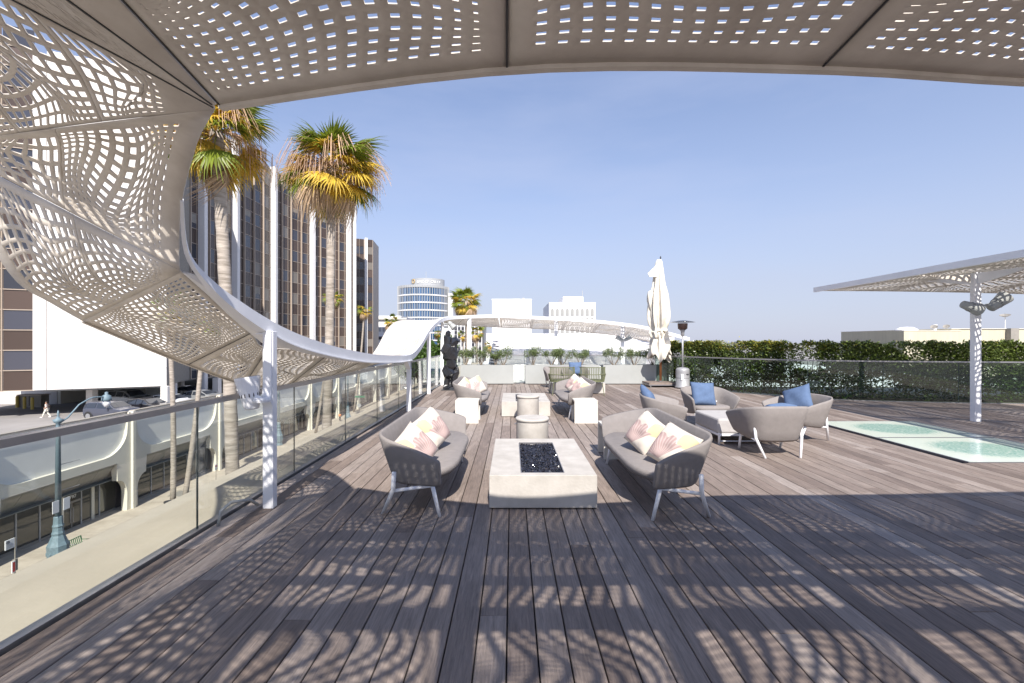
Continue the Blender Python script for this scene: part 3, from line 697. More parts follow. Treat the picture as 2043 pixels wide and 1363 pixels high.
floodlight((9.02, 8.95, 2.28), (.9, -.1, -.35), 1.25, 'grey floodlight tilted down on the left of the right-hand column', 'planter', plate=(9.22, 9.02, 2.33))
floodlight((9.55, 8.95, 2.36), (.75, -.1, .65), 1.35, 'grey floodlight aimed up on the right of the right-hand column', 'planter', plate=(9.32, 9.02, 2.30))
floodlight((4.78, 20.2, 1.72), (-.8, -.1, .5), 1.2, 'small floodlight on the left of the far thin canopy column', 'planter', plate=(4.9, 20.3, 1.68))
floodlight((5.12, 20.2, 1.72), (.8, -.1, .5), 1.2, 'small floodlight on the right of the far thin canopy column', 'planter', plate=(5.0, 20.3, 1.68))
floodlight((-2.2, 16.55, 2.2), (.6, -.2, -.6), 1.2, 'small grey floodlight under the arch beside the sculpture', 'planter', plate=(-2.45, 16.6, 2.25))

for S_, ks in ((SR, range(6, 13)), (SF, (1, 2)), (SB, range(1, 6))):
    for k in ks:
        t_ = np.linspace(.002, .998, 24); P_ = S_(np.full(24, float(k)), t_); P_[:, 2] -= .002
        sweep('joint_seam', [tuple(p) for p in P_], .007, [.004], 'darkmetal', canopy, n=40)

hs = MB().tube([(-2.55, 3.95, .0), (-2.54, 3.97, .12), (-2.50, 4.05, .17), (-2.42, 4.2, .14), (-2.40, 4.3, .06)], .014, 8).build('drain_hose', 'planter', smooth=True, label='short pale bent hose at the foot of the first canopy column', cat='hose')

# ================================================================== FURNITURE
def shell(mb, top, bot, za, zb, z0a, z0b, n=44, tau=.045):
    """wrap-round upholstered shell: plan paths `top` and `bot` (front-open U), arm height za, back height zb"""
    T = resample(top, n); B = resample(bot, n); xf, xb = max(T[:, 0]), min(T[:, 0])
    rings = []
    for i in range(n):
        t = Vector((*T[i], 0)); b = Vector((*B[i], 0)); k = (xf-T[i][0])/(xf-xb); k = k**.8
        zt = za+(zb-za)*k; z0 = z0a+(z0b-z0a)*k
        a_, c_ = T[max(i-1, 0)], T[min(i+1, n-1)]; u = Vector((c_[0]-a_[0], c_[1]-a_[1], 0)).normalized(); nn = Vector((u.y, -u.x, 0))
        if nn.dot(Vector((T[i][0]-T[:, 0].mean(), T[i][1], 0))) < 0: nn = -nn
        r = []
        for (h, o) in ((.03, -.35), (0.0, 0), (.06, .42), (.3, .5), (.65, .5), (.93, .42), (1, 0), (.97, -.42), (.65, -.5), (.3, -.5), (.08, -.45)):
            p = b.lerp(t, h); p.z = z0+(zt-z0)*h; r.append(p+nn*tau*o)
        rings.append(r)
    m = len(rings[0])
    def shrink(r, f, push):
        c = sum(r, Vector())/m; return [c+(p-c)*f+push for p in r]
    u0 = Vector((T[0][0]-T[1][0], T[0][1]-T[1][1], 0)).normalized(); u1 = Vector((T[-1][0]-T[-2][0], T[-1][1]-T[-2][1], 0)).normalized()
    rr = [shrink(rings[0], .80, u0*.03), shrink(rings[0], .93, u0*.02)]+rings+[shrink(rings[-1], .93, u1*.02), shrink(rings[-1], .80, u1*.03)]
    vs = [p for r in rr for p in r]; K = len(rr)
    fs = [(i*m+k, i*m+(k+1) % m, (i+1)*m+(k+1) % m, (i+1)*m+k) for i in range(K-1) for k in range(m)]+[tuple(range(m)), tuple(reversed(range((K-1)*m, K*m)))]
    return mb.add(vs, fs)
def cushion_slab(mb, poly, layers):
    n = len(poly); c = Vector((sum(p[0] for p in poly)/n, sum(p[1] for p in poly)/n)); vs = []
    for (z, ins) in layers:
        for p in poly:
            d = Vector(p)-c; L = d.length; q = c+d*((L-ins)/L); vs.append((q.x, q.y, z))
    m = len(layers); fs = [(i*n+k, i*n+(k+1) % n, (i+1)*n+(k+1) % n, (i+1)*n+k) for i in range(m-1) for k in range(n)]
    fs += [tuple(reversed(range(n))), tuple(range((m-1)*n, m*n))]
    return mb.add(vs, fs)
def make_sofa():
    r = empty('garden_sofa')
    top = rounded([(.27, -1.14), (-.33, -.95), (-.33, .95), (.27, 1.14)], .24, n=10)
    bot = rounded([(.27, -1.04), (-.19, -.86), (-.19, .86), (.27, 1.04)], .20, n=10)
    shell(MB(), top, bot, .575, .75, .305, .275, 60).build('shell', 'fabric', r, smooth=True)
    seat = rounded([(-.17, -.84), (.16, -1.0), (.40, -.70), (.40, .70), (.16, 1.0), (-.17, .84)], [.1, .1, .3, .3, .1, .1], closed=True, n=8)
    cushion_slab(MB(), seat, [(.30, .16), (.315, .08), (.345, .02), (.38, 0), (.405, .012), (.418, .04)]).build('seat', 'fabric', r, smooth=True)
    for s in (-1, 1):
        MB().tube([(-.115, s*1.065, .44), (-.135, s*1.03, .27), (-.27, s*.85+s*.02, 0)], [.020, .020, .017], 10).build('leg', 'white', r, smooth=True)
        MB().tube([(.20, s*.96, .315), (.27, s*.945, 0)], [.020, .016], 10).build('leg', 'white', r, smooth=True)
        MB().tube([(-.14, s*1.02, .26), (.205, s*.96, .29)], .016, 8).build('stretcher', 'white', r, smooth=True)
    return r
def make_armchair():
    r = empty('garden_armchair')
    top = rounded([(.33, -.47), (-.30, -.44), (-.36, 0), (-.30, .44), (.33, .47)], [0, .34, .5, .34, 0], n=12)
    bot = rounded([(.24, -.37), (-.18, -.33), (-.22, 0), (-.18, .33), (.24, .37)], [0, .26, .4, .26, 0], n=12)
    shell(MB(), top, bot, .56, .72, .27, .205, 48).build('shell', 'fabric', r, smooth=True)
    seat = rounded([(-.20, -.30), (.22, -.37), (.36, -.25), (.36, .25), (.22, .37), (-.20, .30)], [.15, .1, .16, .16, .1, .15], closed=True, n=7)
    cushion_slab(MB(), seat, [(.27, .10), (.30, .03), (.345, 0), (.385, .01), (.40, .04)]).build('seat', 'fabric', r, smooth=True)
    for s in (-1, 1):
        MB().tube([(-.175, s*.33, .44), (-.195, s*.325, .26), (-.29, s*.245, 0)], [.020, .020, .017], 10).build('leg', 'white', r, smooth=True)
        MB().tube([(.17, s*.33, .30), (.27, s*.31, 0)], [.020, .016], 10).build('leg', 'white', r, smooth=True)
        MB().tube([(-.20, s*.32, .23), (.175, s*.33, .27)], .015, 8).build('stretcher', 'white', r, smooth=True)
    return r
def pillow_mesh(sz=.46, th=.075, m='pillow', n=14):
    vs = []; fs = []
    for sgn in (1, -1):
        for i in range(n+1):
            for j in range(n+1):
                x, y = 2*i/n-1, 2*j/n-1
                px = x*(1-.055*(1-y*y)*abs(x)**3); py = y*(1-.055*(1-x*x)*abs(y)**3)
                z = th*((1-abs(x)**3.2)*(1-abs(y)**3.2))**.5
                z += (.009*math.sin(5*x+3*y)+.007*math.sin(9*y-4*x+1))*(1-x*x)*(1-y*y)
                vs.append((px*sz/2, py*sz/2, sgn*z))
    N_ = (n+1)**2
    for b in (0, N_):
        for i in range(n):
            for j in range(n):
                q = (b+i*(n+1)+j, b+(i+1)*(n+1)+j, b+(i+1)*(n+1)+j+1, b+i*(n+1)+j+1); fs.append(q if b == 0 else q[::-1])
    me = MB().add(vs, fs).mesh('pillow', m, smooth=True, fixn=False)
    bm = bmesh.new(); bm.from_mesh(me); bmesh.ops.remove_doubles(bm, verts=bm.verts, dist=.0012); bmesh.ops.recalc_face_normals(bm, faces=bm.faces); bm.to_mesh(me); bm.free()
    me.polygons.foreach_set('use_smooth', [True]*len(me.polygons))
    return me
PM = pillow_mesh(.41, .088); PB = pillow_mesh(.46, .085, 'blue')
def pillow(me, c, face, lean, roll=0, label='', group=None, mirror=False):
    """c centre, face = compass angle (deg) the front looks to, lean back (deg), roll in its plane"""
    o = bpy.data.objects.new('throw_pillow', me); col.objects.link(o)
    f = R(face); n = Vector((math.cos(f)*math.cos(R(lean)), math.sin(f)*math.cos(R(lean)), math.sin(R(lean))))
    up = Vector((0, 0, 1)); y = (up-n*up.dot(n)).normalized(); x = y.cross(n)
    m = Matrix((x, y, n)).transposed() @ Matrix.Rotation(R(roll), 3, 'Z')
    if mirror: m = m @ Matrix.Diagonal((-1, 1, 1))
    o.matrix_world = Matrix.Translation(c) @ m.to_4x4()
    return tag(o, label, 'pillow', group)

s0 = make_sofa()
def place(o, x, y, rz, label, cat, group=None):
    o.location = (x, y, 0); o.rotation_euler = (0, 0, R(rz)); return tag(o, label, cat, group)
SG = 'taupe garden sofas round the two fire tables'
s1 = copy_tree(s0); s2 = copy_tree(s0); s3 = copy_tree(s0)
place(s0, -.93, 5.10, 0, 'taupe wrap-round sofa left of the near fire table, with two flower print pillows', 'sofa', SG)
place(s1, 1.52, 5.02, 180.5, 'taupe wrap-round sofa right of the near fire table, half in the canopy shadow', 'sofa', SG)
place(s2, -.92, 10.32, 0, 'taupe sofa between the black sculpture and the far fire table', 'sofa', SG)
place(s3, 1.42, 10.32, 181, 'taupe sofa behind the right white side table, in front of the rope chairs', 'sofa', SG)
FP = 'cream pillows printed with pink fans and yellow flowers'
pillow(PM, (-.93, 4.36, .575), -38, 30, 32, 'flower print pillow nearest the camera on the left sofa, partly behind its arm', FP, True)
pillow(PM, (-.88, 4.98, .635), -34, 24, 24, 'flower print pillow standing in the middle of the near left sofa', FP, True)
pillow(PM, (1.44, 4.88, .61), 216, 28, -26, 'flower print pillow in the middle of the near right sofa', FP)
pillow(PM, (1.54, 4.34, .59), 222, 32, -20, 'flower print pillow against the front arm of the near right sofa', FP)
pillow(PM, (-.80, 10.0, .62), 295, 24, 24, 'flower print pillow leaning on the far left sofa by the sculpture', FP)
pillow(PM, (-.98, 9.72, .60), -40, 28, 30, 'half hidden flower print pillow on the far left sofa behind the bigger one', FP)
pillow(PM, (1.42, 10.45, .62), 215, 26, -25, 'taller flower print pillow on the far right sofa', FP)
pillow(PM, (1.50, 10.0, .58), 220, 30, -25, 'lower flower print pillow on the far right sofa next to its arm', FP)

a0 = make_armchair(); AG = 'taupe tub armchairs round the light grey ottoman'
ac = [copy_tree(a0) for _ in range(4)]
place(a0, 3.70, 6.52, 92, 'taupe tub armchair with its back to the camera in front of the ottoman', 'armchair', AG)
place(ac[0], 2.52, 7.68, -12, 'taupe tub armchair behind the near right sofa, seen from its side', 'armchair', AG)
place(ac[1], 3.72, 8.72, -82, 'taupe tub armchair facing the camera with a big square blue pillow', 'armchair', AG)
place(ac[2], 4.78, 7.55, 188, 'taupe tub armchair next to the glass floor, its blue pillow against the back', 'armchair', AG)
place(ac[3], 2.22, 16.1, -90, 'taupe tub armchair with a blue pillow behind the olive rope chairs', 'armchair')
a5 = copy_tree(a0); place(a5, 1.55, 15.9, -75, 'taupe tub armchair half hidden behind the left rope chair', 'armchair')
BP = 'plain blue pillows on the tub armchairs'
pillow(PB, (3.74, 6.47, .60), 92, 62, 2, 'blue pillow lying back in the armchair turned away from the camera', BP)
pillow(PB, (2.36, 7.78, .60), -12, 30, 28, 'blue pillow in the side-on armchair behind the near right sofa', BP)
pillow(PB, (3.62, 8.62, .61), -88, 22, -3, 'upright square blue pillow in the armchair facing the camera', BP)
pillow(PB, (4.78, 7.62, .63), 205, 24, 24, 'blue pillow with one corner up in the armchair by the glass floor', BP)
pillow(PB, (2.22, 15.95, .66), -90, 15, 0, 'blue pillow seen between the two olive rope chairs', BP)

# ottoman
ot = empty('ottoman', (0, 0, 0))
MB().bb(-.50, .50, -.46, .46, .17, .40).build('cushion', 'fabric2', ot, bevel=.03)
fr = MB(); 
MB().bb(-.49, .49, -.45, .45, .13, .168).build('frame', 'white', ot, bevel=.005)
for a_ in (-1, 1):
    for b_ in (-1, 1): MB().tube([(a_*.47, b_*.43, .30), (a_*.475, b_*.435, 0)], .018, 10).build('leg', 'white', ot, smooth=True)
MB().bar((-.46, -.43, .05), (.46, -.43, .05), .012).build('stretcher', 'white', ot)
place(ot, 3.70, 7.52, 0, 'light grey square ottoman on white legs amid the four tub armchairs', 'ottoman')

# fire tables
def make_fire_table():
    r = empty('fire_table')
    x0, x1, y0, y1, h = -.516, .516, 0, 1.64, .325; a, b, c, d = -.212, .212, .085, 1.41
    mb = MB(); mb.bb(x0, x1, y0, y1, .012, h-.13)
    for (p, q_, s, t) in ((x0, a, y0, y1), (b, x1, y0, y1), (a, b, y0, c), (a, b, d, y1)): mb.bb(p, q_, s, t, h-.13, h)
    bm_ = MB()
    V = []
    # one clean body: outer box with a rectangular well
    o = [(x0, y0), (x1, y0), (x1, y1), (x0, y1)]; w_ = [(a, c), (b, c), (b, d), (a, d)]
    V = [(x, y, .012) for x, y in o]+[(x, y, h) for x, y in o]+[(x, y, h) for x, y in w_]+[(x, y, h-.12) for x, y in w_]
    F = [(0, 3, 2, 1)]+[(k, (k+1) % 4, 4+(k+1) % 4, 4+k) for k in range(4)]+[(4+k, 4+(k+1) % 4, 8+(k+1) % 4, 8+k) for k in range(4)]+[(8+k, 8+(k+1) % 4, 12+(k+1) % 4, 12+k) for k in range(4)]+[(12, 13, 14, 15)]
    MB().add(V, F).build('body', 'concrete', r, bevel=.007)
    MB().bb(x0+.04, x1-.04, y0+.04, y1-.04, 0, .014).build('plinth', 'darkmetal', r)
    t = MB()
    for (p, q_, s, u) in ((a, a+.006, c, d), (b-.006, b, c, d), (a+.006, b-.006, c, c+.006), (a+.006, b-.006, d-.006, d)): t.bb(p, q_, s, u, h-.05, h+.001)
    t.build('well_lining', 'metal', r)
    return r
ft = make_fire_table(); ft2 = copy_tree(ft); ft3 = copy_tree(ft)
FT = 'low pale concrete fire tables'
place(ft, .298, 4.338, 0, 'low concrete fire table filled with black glass chips between the two near sofas', 'fire table', FT)
place(ft2, .295, 9.63, 0, 'low concrete fire table between the two far sofas, behind the round drums', 'fire table', FT)
place(ft3, 2.85, 14.42, 90, 'low concrete fire table under the olive rope chairs, side on', 'fire table', FT)
q = MB()
for i in range(2600):
    s_ = rnd.uniform(.009, .019); x = rnd.uniform(.298-.205, .298+.205); y = rnd.uniform(4.43, 5.745); z = .285+rnd.uniform(0, .022)+.012*math.sin(x*19)*math.sin(y*7)
    e_ = Euler((rnd.random()*6, rnd.random()*6, rnd.random()*6)).to_matrix()
    vs = [e_ @ Vector((a_*s_*rnd.uniform(.6, 1.2), b_*s_*rnd.uniform(.6, 1.2), c_*s_*rnd.uniform(.4, 1)))+Vector((x, y, z)) for a_, b_, c_ in ((1, 0, 0), (-1, 0, 0), (0, 1, 0), (0, -1, 0), (0, 0, 1), (0, 0, -1))]
    q.add(vs, [(0, 2, 4), (2, 1, 4), (1, 3, 4), (3, 0, 4), (2, 0, 5), (1, 2, 5), (3, 1, 5), (0, 3, 5)])
q.build('black_glass_chips', 'black_glass', kind='stuff', fixn=False, label='bed of crushed black glass in the near fire table', cat='fire glass')
MB().bb(.09, .505, 4.43, 5.74, .25, .283).build('gravel_bed', 'darkmetal', kind='stuff', label='dark bed under the black glass chips', cat='fire glass')
q = MB()
for i in range(500):
    x = rnd.uniform(.09, .5); y = rnd.uniform(9.73, 11.03); q.ico((x, y, .285+rnd.uniform(0, .02)), rnd.uniform(.012, .022), sub=0 if False else 1)
q.build('black_glass_chips', 'black_glass', kind='stuff', fixn=False, label='bed of crushed black glass in the far fire table', cat='fire glass')

# round drums hiding the gas bottles
def drum(x, y, r_, h, label):
    o = empty('round_side_table', (x, y, 0), label=label, cat='side table', group='round pale drums between the fire tables')
    MB().lathe([(r_-.012, .0), (r_-.004, .012), (r_-.006, h-.05), (r_-.005, h-.042), (r_+.004, h-.040), (r_+.006, h-.012), (r_, h-.003), (r_-.008, h), (.01, h)], (x, y, 0), 48).build('body', 'concrete', o, smooth=False)
    for p in o.children: pass
    m_ = bpy.data.objects[[c.name for c in bpy.data.objects if c.parent == o][0]]
    for pl in m_.data.polygons: pl.use_smooth = abs(pl.normal.z) < .3
    for s in (-1, 1):
        q = MB(); q.tube([(x+s*(r_-.005), y-.03, h-.09), (x+s*(r_+.014), y-.03, h-.095), (x+s*(r_+.014), y+.03, h-.095), (x+s*(r_-.005), y+.03, h-.09)], .006, 6); q.build('handle', 'metal', o)
    return o
drum(.291, 6.53, .235, .515, 'round pale drum table right behind the near fire table')
drum(.32, 9.12, .222, .522, 'round pale drum table in front of the far fire table')

# white side tables: two legs and a top
def make_side(h=.45, w_=.455, d_=.45, t=.035):
    r = empty('side_table')
    MB().bb(-w_/2, w_/2, 0, d_, h-t, h).build('top', 'plinth', r, bevel=.004)
    MB().bb(-w_/2, w_/2, 0, t, 0, h-t-.001).build('side_panel', 'plinth', r, bevel=.003)
    MB().bb(-w_/2, w_/2, d_-t, d_, 0, h-t-.001).build('side_panel', 'plinth', r, bevel=.003)
    return r
t0 = make_side(); ts = [copy_tree(t0) for _ in range(3)]; TG = 'white stone side tables at the sofa ends'
place(t0, -.88, 8.87, 0, 'white stone side table in front of the far left sofa', 'side table', TG)
place(ts[0], 1.447, 8.87, 0, 'white stone side table in front of the far right sofa', 'side table', TG)
place(ts[1], 1.475, 6.17, 0, 'white stone side table mostly hidden behind the near right sofa', 'side table', TG)
place(ts[2], -.90, 6.22, 0, 'white stone side table mostly hidden behind the near left sofa', 'side table', TG)

# olive rope chairs
def make_rope_chair():
    r = empty('rope_chair')
    arc = [(.36*math.sin(R(a)), -.30*math.cos(R(a))) for a in range(-95, 96, 10)]
    def ring(z, k, rad, nm): MB().tube([(x*k, y*k, z) for x, y in arc], rad, 6).build(nm, 'olive', r)
    ring(.83, 1.08, .012, 'top_rail'); ring(.62, 1.12, .012, 'arm_rail'); ring(.40, .98, .012, 'seat_rail')
    for k in range(0, 25):
        a = R(-92+184*k/24); x, y = .36*math.sin(a), -.30*math.cos(a); zt = .83 if abs(a) < R(75) else .64
        MB().tube([(x*.98, y*.98, .40), (x*1.11, y*1.11, .62), (x*1.08, y*1.08, zt)], .011, 5).build('rope', 'olive', r)
    MB().lathe([(.01, .38), (.30, .38), (.335, .395), (.335, .43), (.31, .45), (.01, .455)], (0, .02, 0), 24).build('seat', 'shrub' if False else 'olive', r, smooth=True)
    for sx in (-1, 1):
        for sy in (-1, 1): MB().tube([(sx*.27, sy*.22, .39), (sx*.33, sy*.29, 0)], .011, 6).build('leg', 'olive', r)
    return r
rc = make_rope_chair(); rc2 = copy_tree(rc); RG = 'olive rope chairs at the back of the deck'
place(rc, 1.50, 13.75, 4, 'olive rope armchair on the left of the pair, seen from behind', 'armchair', RG)
place(rc2, 2.42, 13.75, -4, 'olive rope armchair on the right of the pair, seen from behind', 'armchair', RG)

# ------------------------------------------------------------------ planters with shrubs
def leaves(n, fn, size, m, nm, parent=None, label=None, cat=None, kind=None, seed=1, aspect=.5, updown=.35):
    rg = np.random.default_rng(seed); P = fn(rg, n); n = len(P)
    d = rg.normal(size=(n, 3)); d[:, 2] = d[:, 2]*.6+updown; d /= np.linalg.norm(d, axis=1, keepdims=True)
    e = rg.normal(size=(n, 3)); e -= d*(e*d).sum(1, keepdims=True); e /= np.linalg.norm(e, axis=1, keepdims=True)
    f = np.cross(d, e); s = size*rg.uniform(.6, 1.25, (n, 1))
    V = np.stack([P, P+d*s*.5+e*s*aspect*.5+f*s*.08, P+d*s, P+d*s*.5-e*s*aspect*.5+f*s*.08], 1).reshape(-1, 3)
    me = bpy.data.meshes.new(nm); me.vertices.add(len(V)); me.vertices.foreach_set('co', V.astype(np.float32).ravel())
    F = np.arange(4*n, dtype=np.int32); me.loops.add(4*n); me.loops.foreach_set('vertex_index', F); me.polygons.add(n)
    me.polygons.foreach_set('loop_start', np.arange(0, 4*n, 4, dtype=np.int32)); me.polygons.foreach_set('loop_total', np.full(n, 4, np.int32))
    me.update(calc_edges=True)
    for q in (m if isinstance(m, list) else [m]): me.materials.append(MT[q])
    o = bpy.data.objects.new(nm, me); col.objects.link(o)
    if parent:
        l = abs_loc(parent); o.parent = parent; o.location = -l
    return tag(o, label, cat, None, kind)
def blob_fn(blobs, hollow=.35):
    def fn(rg, n):
        w_ = np.array([b[3]**2.2 for b in blobs]); k = rg.choice(len(blobs), n, p=w_/w_.sum()); B = np.array(blobs)
        v = rg.normal(size=(n, 3)); v /= np.linalg.norm(v, axis=1, keepdims=True); r = rg.uniform(hollow, 1, (n, 1))**.5
        P = B[k, :3]+v*r*B[k, 3:4]; 
        return P
    return fn
def planter(x0, x1, label, plants):
    o = empty('planter_box', ((x0+x1)/2, 17.2, 0), label=label, cat='planter', group='long pale planter boxes across the back')
    b = MB(); y0, y1, h, t = 16.95, 17.45, .725, .03
    V = []; O = [(x0, y0), (x1, y0), (x1, y1), (x0, y1)]; W = [(x0+t, y0+t), (x1-t, y0+t), (x1-t, y1-t), (x0+t, y1-t)]
    V = [(x, y, .03) for x, y in O]+[(x, y, h) for x, y in O]+[(x, y, h) for x, y in W]+[(x, y, h-.08) for x, y in W]
    F = [(0, 3, 2, 1)]+[(k, (k+1) % 4, 4+(k+1) % 4, 4+k) for k in range(4)]+[(4+k, 4+(k+1) % 4, 8+(k+1) % 4, 8+k) for k in range(4)]+[(8+k, 8+(k+1) % 4, 12+(k+1) % 4, 12+k) for k in range(4)]+[(12, 13, 14, 15)]
    b.add(V, F).build('box', 'planter', o); MB().bb(x0+.03, x1-.03, y0+.04, y1-.04, 0, .035).build('plinth', 'darkmetal', o)
    MB().bb(x0+t, x1-t, y0+t, y1-t, h-.08, h-.05).build('soil', 'soil', o)
    return o
planter(-1.92, .06, 'pale planter box nearest the black sculpture', 3)
planter(.50, 3.26, 'pale planter box behind the rope chairs', 3)
planter(3.40, 5.85, 'pale planter box behind the closed parasol', 3)
shr = [(-1.75, .30, .9, 'behind the sculpture'), (-1.17, .40, 1, 'left of centre in the first planter'), (-.32, .44, 1, 'at the right end of the first planter'), (.80, .38, 1, 'at the left end of the middle planter'),
       (1.50, .33, 1, 'left of the pair behind the left rope chair'), (1.88, .40, 1, 'right of the pair behind the left rope chair'), (2.60, .34, .9, 'above the right rope chair'), (3.85, .38, 1, 'at the left end of the right planter'), (4.62, .40, 1, 'left of the closed parasol'), (5.30, .38, .9, 'right behind the parasol pole'), (-.62, .22, .8, 'small between the two shrubs of the first planter')]
for i, (x, r_, k, where) in enumerate(shr):
    rr = random.Random(50+i); base = Vector((x, 17.2, .66)); top = .66+.5*k
    o = empty('planter_shrub', tuple(base), label='silvery green shrub '+where, cat='shrub', group='shrubs in the planter boxes')
    tips = []
    m_ = MB()
    for j in range(7):
        a = rr.random()*6.28; d = rr.uniform(.4, .9)*r_; tip = (x+math.cos(a)*d, 17.2+math.sin(a)*d*.5, top+rr.uniform(-.13, .10)*k)
        m_.tube([base, base.lerp(Vector(tip), .5)+Vector((0, 0, -.02)), tip], [.014, .009, .004], 5); tips.append(tip)
    m_.build('stem', 'bark', o)
    bl = [(t[0], t[1], t[2], rr.uniform(.10, .19)*r_/.38) for t in tips]+[(x, 17.2, top-.03, r_*.36)]
    leaves(1500, blob_fn(bl, .2), .055, 'shrub', 'foliage', o, kind='stuff', seed=i+9, aspect=.38)

# ------------------------------------------------------------------ hedge
def hedge_fn(rg, n):
    t = rg.uniform(0, 1, n); P0 = np.array([(5.75, 17.3), (6.55, 16.3), (7.4, 14.8), (8.25, 13.5), (9.3, 12.95), (10.9, 12.6), (13.4, 12.3), (19, 12.0)]); d = np.r_[0, np.cumsum(np.linalg.norm(np.diff(P0, axis=0), axis=1))]
    s = t*d[-1]; x = np.interp(s, d, P0[:, 0]); y = np.interp(s, d, P0[:, 1]); dx = np.gradient(x); 
    u = np.interp(s+.05, d, P0[:, 0])-x; v = np.interp(s+.05, d, P0[:, 1])-y; L = np.hypot(u, v)+1e-9; nx, ny = v/L, -u/L
    z = rg.uniform(.0, 1, n)**.85*1.60
    # bumpy front face and gappy body
    f = np.sin(s*3.1+z*2.3)*.5+np.sin(s*7.3-z*5.1)*.3+np.sin(s*1.3+2)*.4
    dep = -.32+.09*f+rg.exponential(.10, n)
    keep = (dep < .30)
    gap = (np.sin(s*2.9+1.3*np.sin(z*4))+np.sin(z*6.1+s*1.7)) > 1.35
    keep &= ~(gap & (rg.uniform(0, 1, n) < .72))
    top = 1.575+.045*np.sin(s*5)*np.sin(s*1.7)+.03*np.sin(s*13)+.02*np.sin(s*31); keep &= z < top
    low = (z < .35) & (rg.uniform(0, 1, n) < .5); keep &= ~low
    # a thin place left of the right-hand column
    thin = (np.abs(s-4.9) < .30) & (z > .8) & (z < 1.5) & (rg.uniform(0, 1, n) < .75); keep &= ~thin
    x = x-nx*dep*1.0; y = y-ny*dep*1.0
    return np.stack([x, y, z], 1)[keep]
hd = empty('hedge', (9, 13, 0), label='long clipped leafy hedge behind the curved glass railing', cat='hedge')
leaves(105000, hedge_fn, .09, 'leaf', 'foliage', hd, kind='stuff', seed=3, aspect=.5)
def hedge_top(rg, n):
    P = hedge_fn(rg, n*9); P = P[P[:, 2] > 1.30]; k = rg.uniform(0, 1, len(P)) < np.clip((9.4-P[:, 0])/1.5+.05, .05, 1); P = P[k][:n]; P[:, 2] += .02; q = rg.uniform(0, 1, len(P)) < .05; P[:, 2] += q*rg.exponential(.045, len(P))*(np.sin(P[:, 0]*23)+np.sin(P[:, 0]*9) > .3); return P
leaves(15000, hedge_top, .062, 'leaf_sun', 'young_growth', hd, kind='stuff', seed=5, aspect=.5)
st = MB(); rr = random.Random(4)
hp = resample([(5.85, 17.3), (6.65, 16.3), (7.5, 14.8), (8.35, 13.6), (9.35, 13.05), (10.9, 12.7), (13.4, 12.4), (19, 12.1)], 60)
for (x, y) in hp:
    m_ = MB().tube([(x+rr.uniform(-.05, .05), y, 0), (x+rr.uniform(-.08, .08), y+rr.uniform(-.05, .05), .7), (x+rr.uniform(-.15, .15), y, 1.35)], [.018, .013, .006], 5).build('stem', 'bark', hd)
hb = resample([(5.6, 17.6), (6.9, 16.0), (7.7, 14.9), (8.5, 13.9), (9.5, 13.3), (10.9, 13.0), (13.4, 12.7), (19, 12.4)], 24)
tb = empty('hedge_trough', (9, 13, 0), label='low dark planting trough under the long hedge', cat='planter')
vs = []
for (x, y) in hb: vs += [(x, y-.75, 0), (x, y-.75, .06), (x+.05, y+.2, .06), (x+.05, y+.2, 0)]
MB().add(vs, [(4*i_+q_, 4*i_+(q_+1) % 4, 4*i_+4+(q_+1) % 4, 4*i_+4+q_) for i_ in range(23) for q_ in range(4)]).build('trough', 'soil', tb)

# ------------------------------------------------------------------ closed parasol
um = empty('closed_parasol', (5.32, 16.3, 0), label='tall closed cream parasol tied round its wooden pole', cat='parasol')
ux, uy = 5.32, 16.3
MB().bb(ux-.54, ux+.54, uy-.45, uy+.42, .10, .155).build('base_plate', 'plank', um)
MB().bb(ux-.55, ux+.55, uy-.46, uy+.43, .065, .099).build('base_frame', 'metal', um)
for a_ in (-.48, .48):
    for b_ in (-.40, .36): MB().lathe([(.012, -.022), (.034, -.018), (.034, .018), (.012, .022)], (ux+a_, uy+b_, .034), 12).build('caster', 'darkmetal', um) if False else MB().prism([(uy+b_+.034*math.cos(t), .036+.034*math.sin(t)) for t in [k*.524 for k in range(12)]], ux+a_-.015, ux+a_+.015, 'x').build('caster', 'far_grey', um)
MB().tube([(ux, uy, .15), (ux, uy, 4.5)], .042, 14).build('pole', 'wood', um, smooth=True)
MB().lathe([(.07, .155), (.07, .19), (.05, .20)], (ux, uy, 0), 16).build('pole_socket', 'metal', um)
MB().lathe([(.01, 4.5), (.03, 4.52), (.012, 4.56), (.028, 4.60), (.01, 4.66)], (ux, uy, 0), 10).build('finial', 'darkmetal', um, smooth=True)
rr = random.Random(8)
def fold(r_, z, a):
    k = (4.52-z)/3.0; lob = math.cos(8*a+.6*math.sin(z*1.7))*.20*min(1, k*3)+math.cos(17*a+z*1.1)*.13*min(1, k*3)+math.cos(5*a-z*2.3+1)*.07
    return r_*(1+lob)
prof = [(.07, 4.53), (.11, 4.45), (.14, 4.2), (.17, 3.95), (.175, 3.9), (.20, 3.6), (.27, 3.3), (.31, 3.0), (.33, 2.75), (.34, 2.55), (.33, 2.38), (.29, 2.2), (.24, 2.08), (.25, 2.0), (.29, 1.9), (.26, 1.8), (.23, 1.72)]
prof2 = resample(prof, 60)
b = MB().lathe([tuple(p) for p in prof2], (ux-.05, uy, 0), 96, fold); b.build('canopy_cloth', 'cloth', um, smooth=True)
def skirt(r_, z, a): return r_*(1+.20*math.cos(7*a+z*4)+.13*math.cos(11*a-z*6))
pr = resample([(.20, 1.86), (.27, 1.7), (.33, 1.45), (.36, 1.25), (.33, 1.2)], 18)
b = MB(); vs = []; n_ = 80
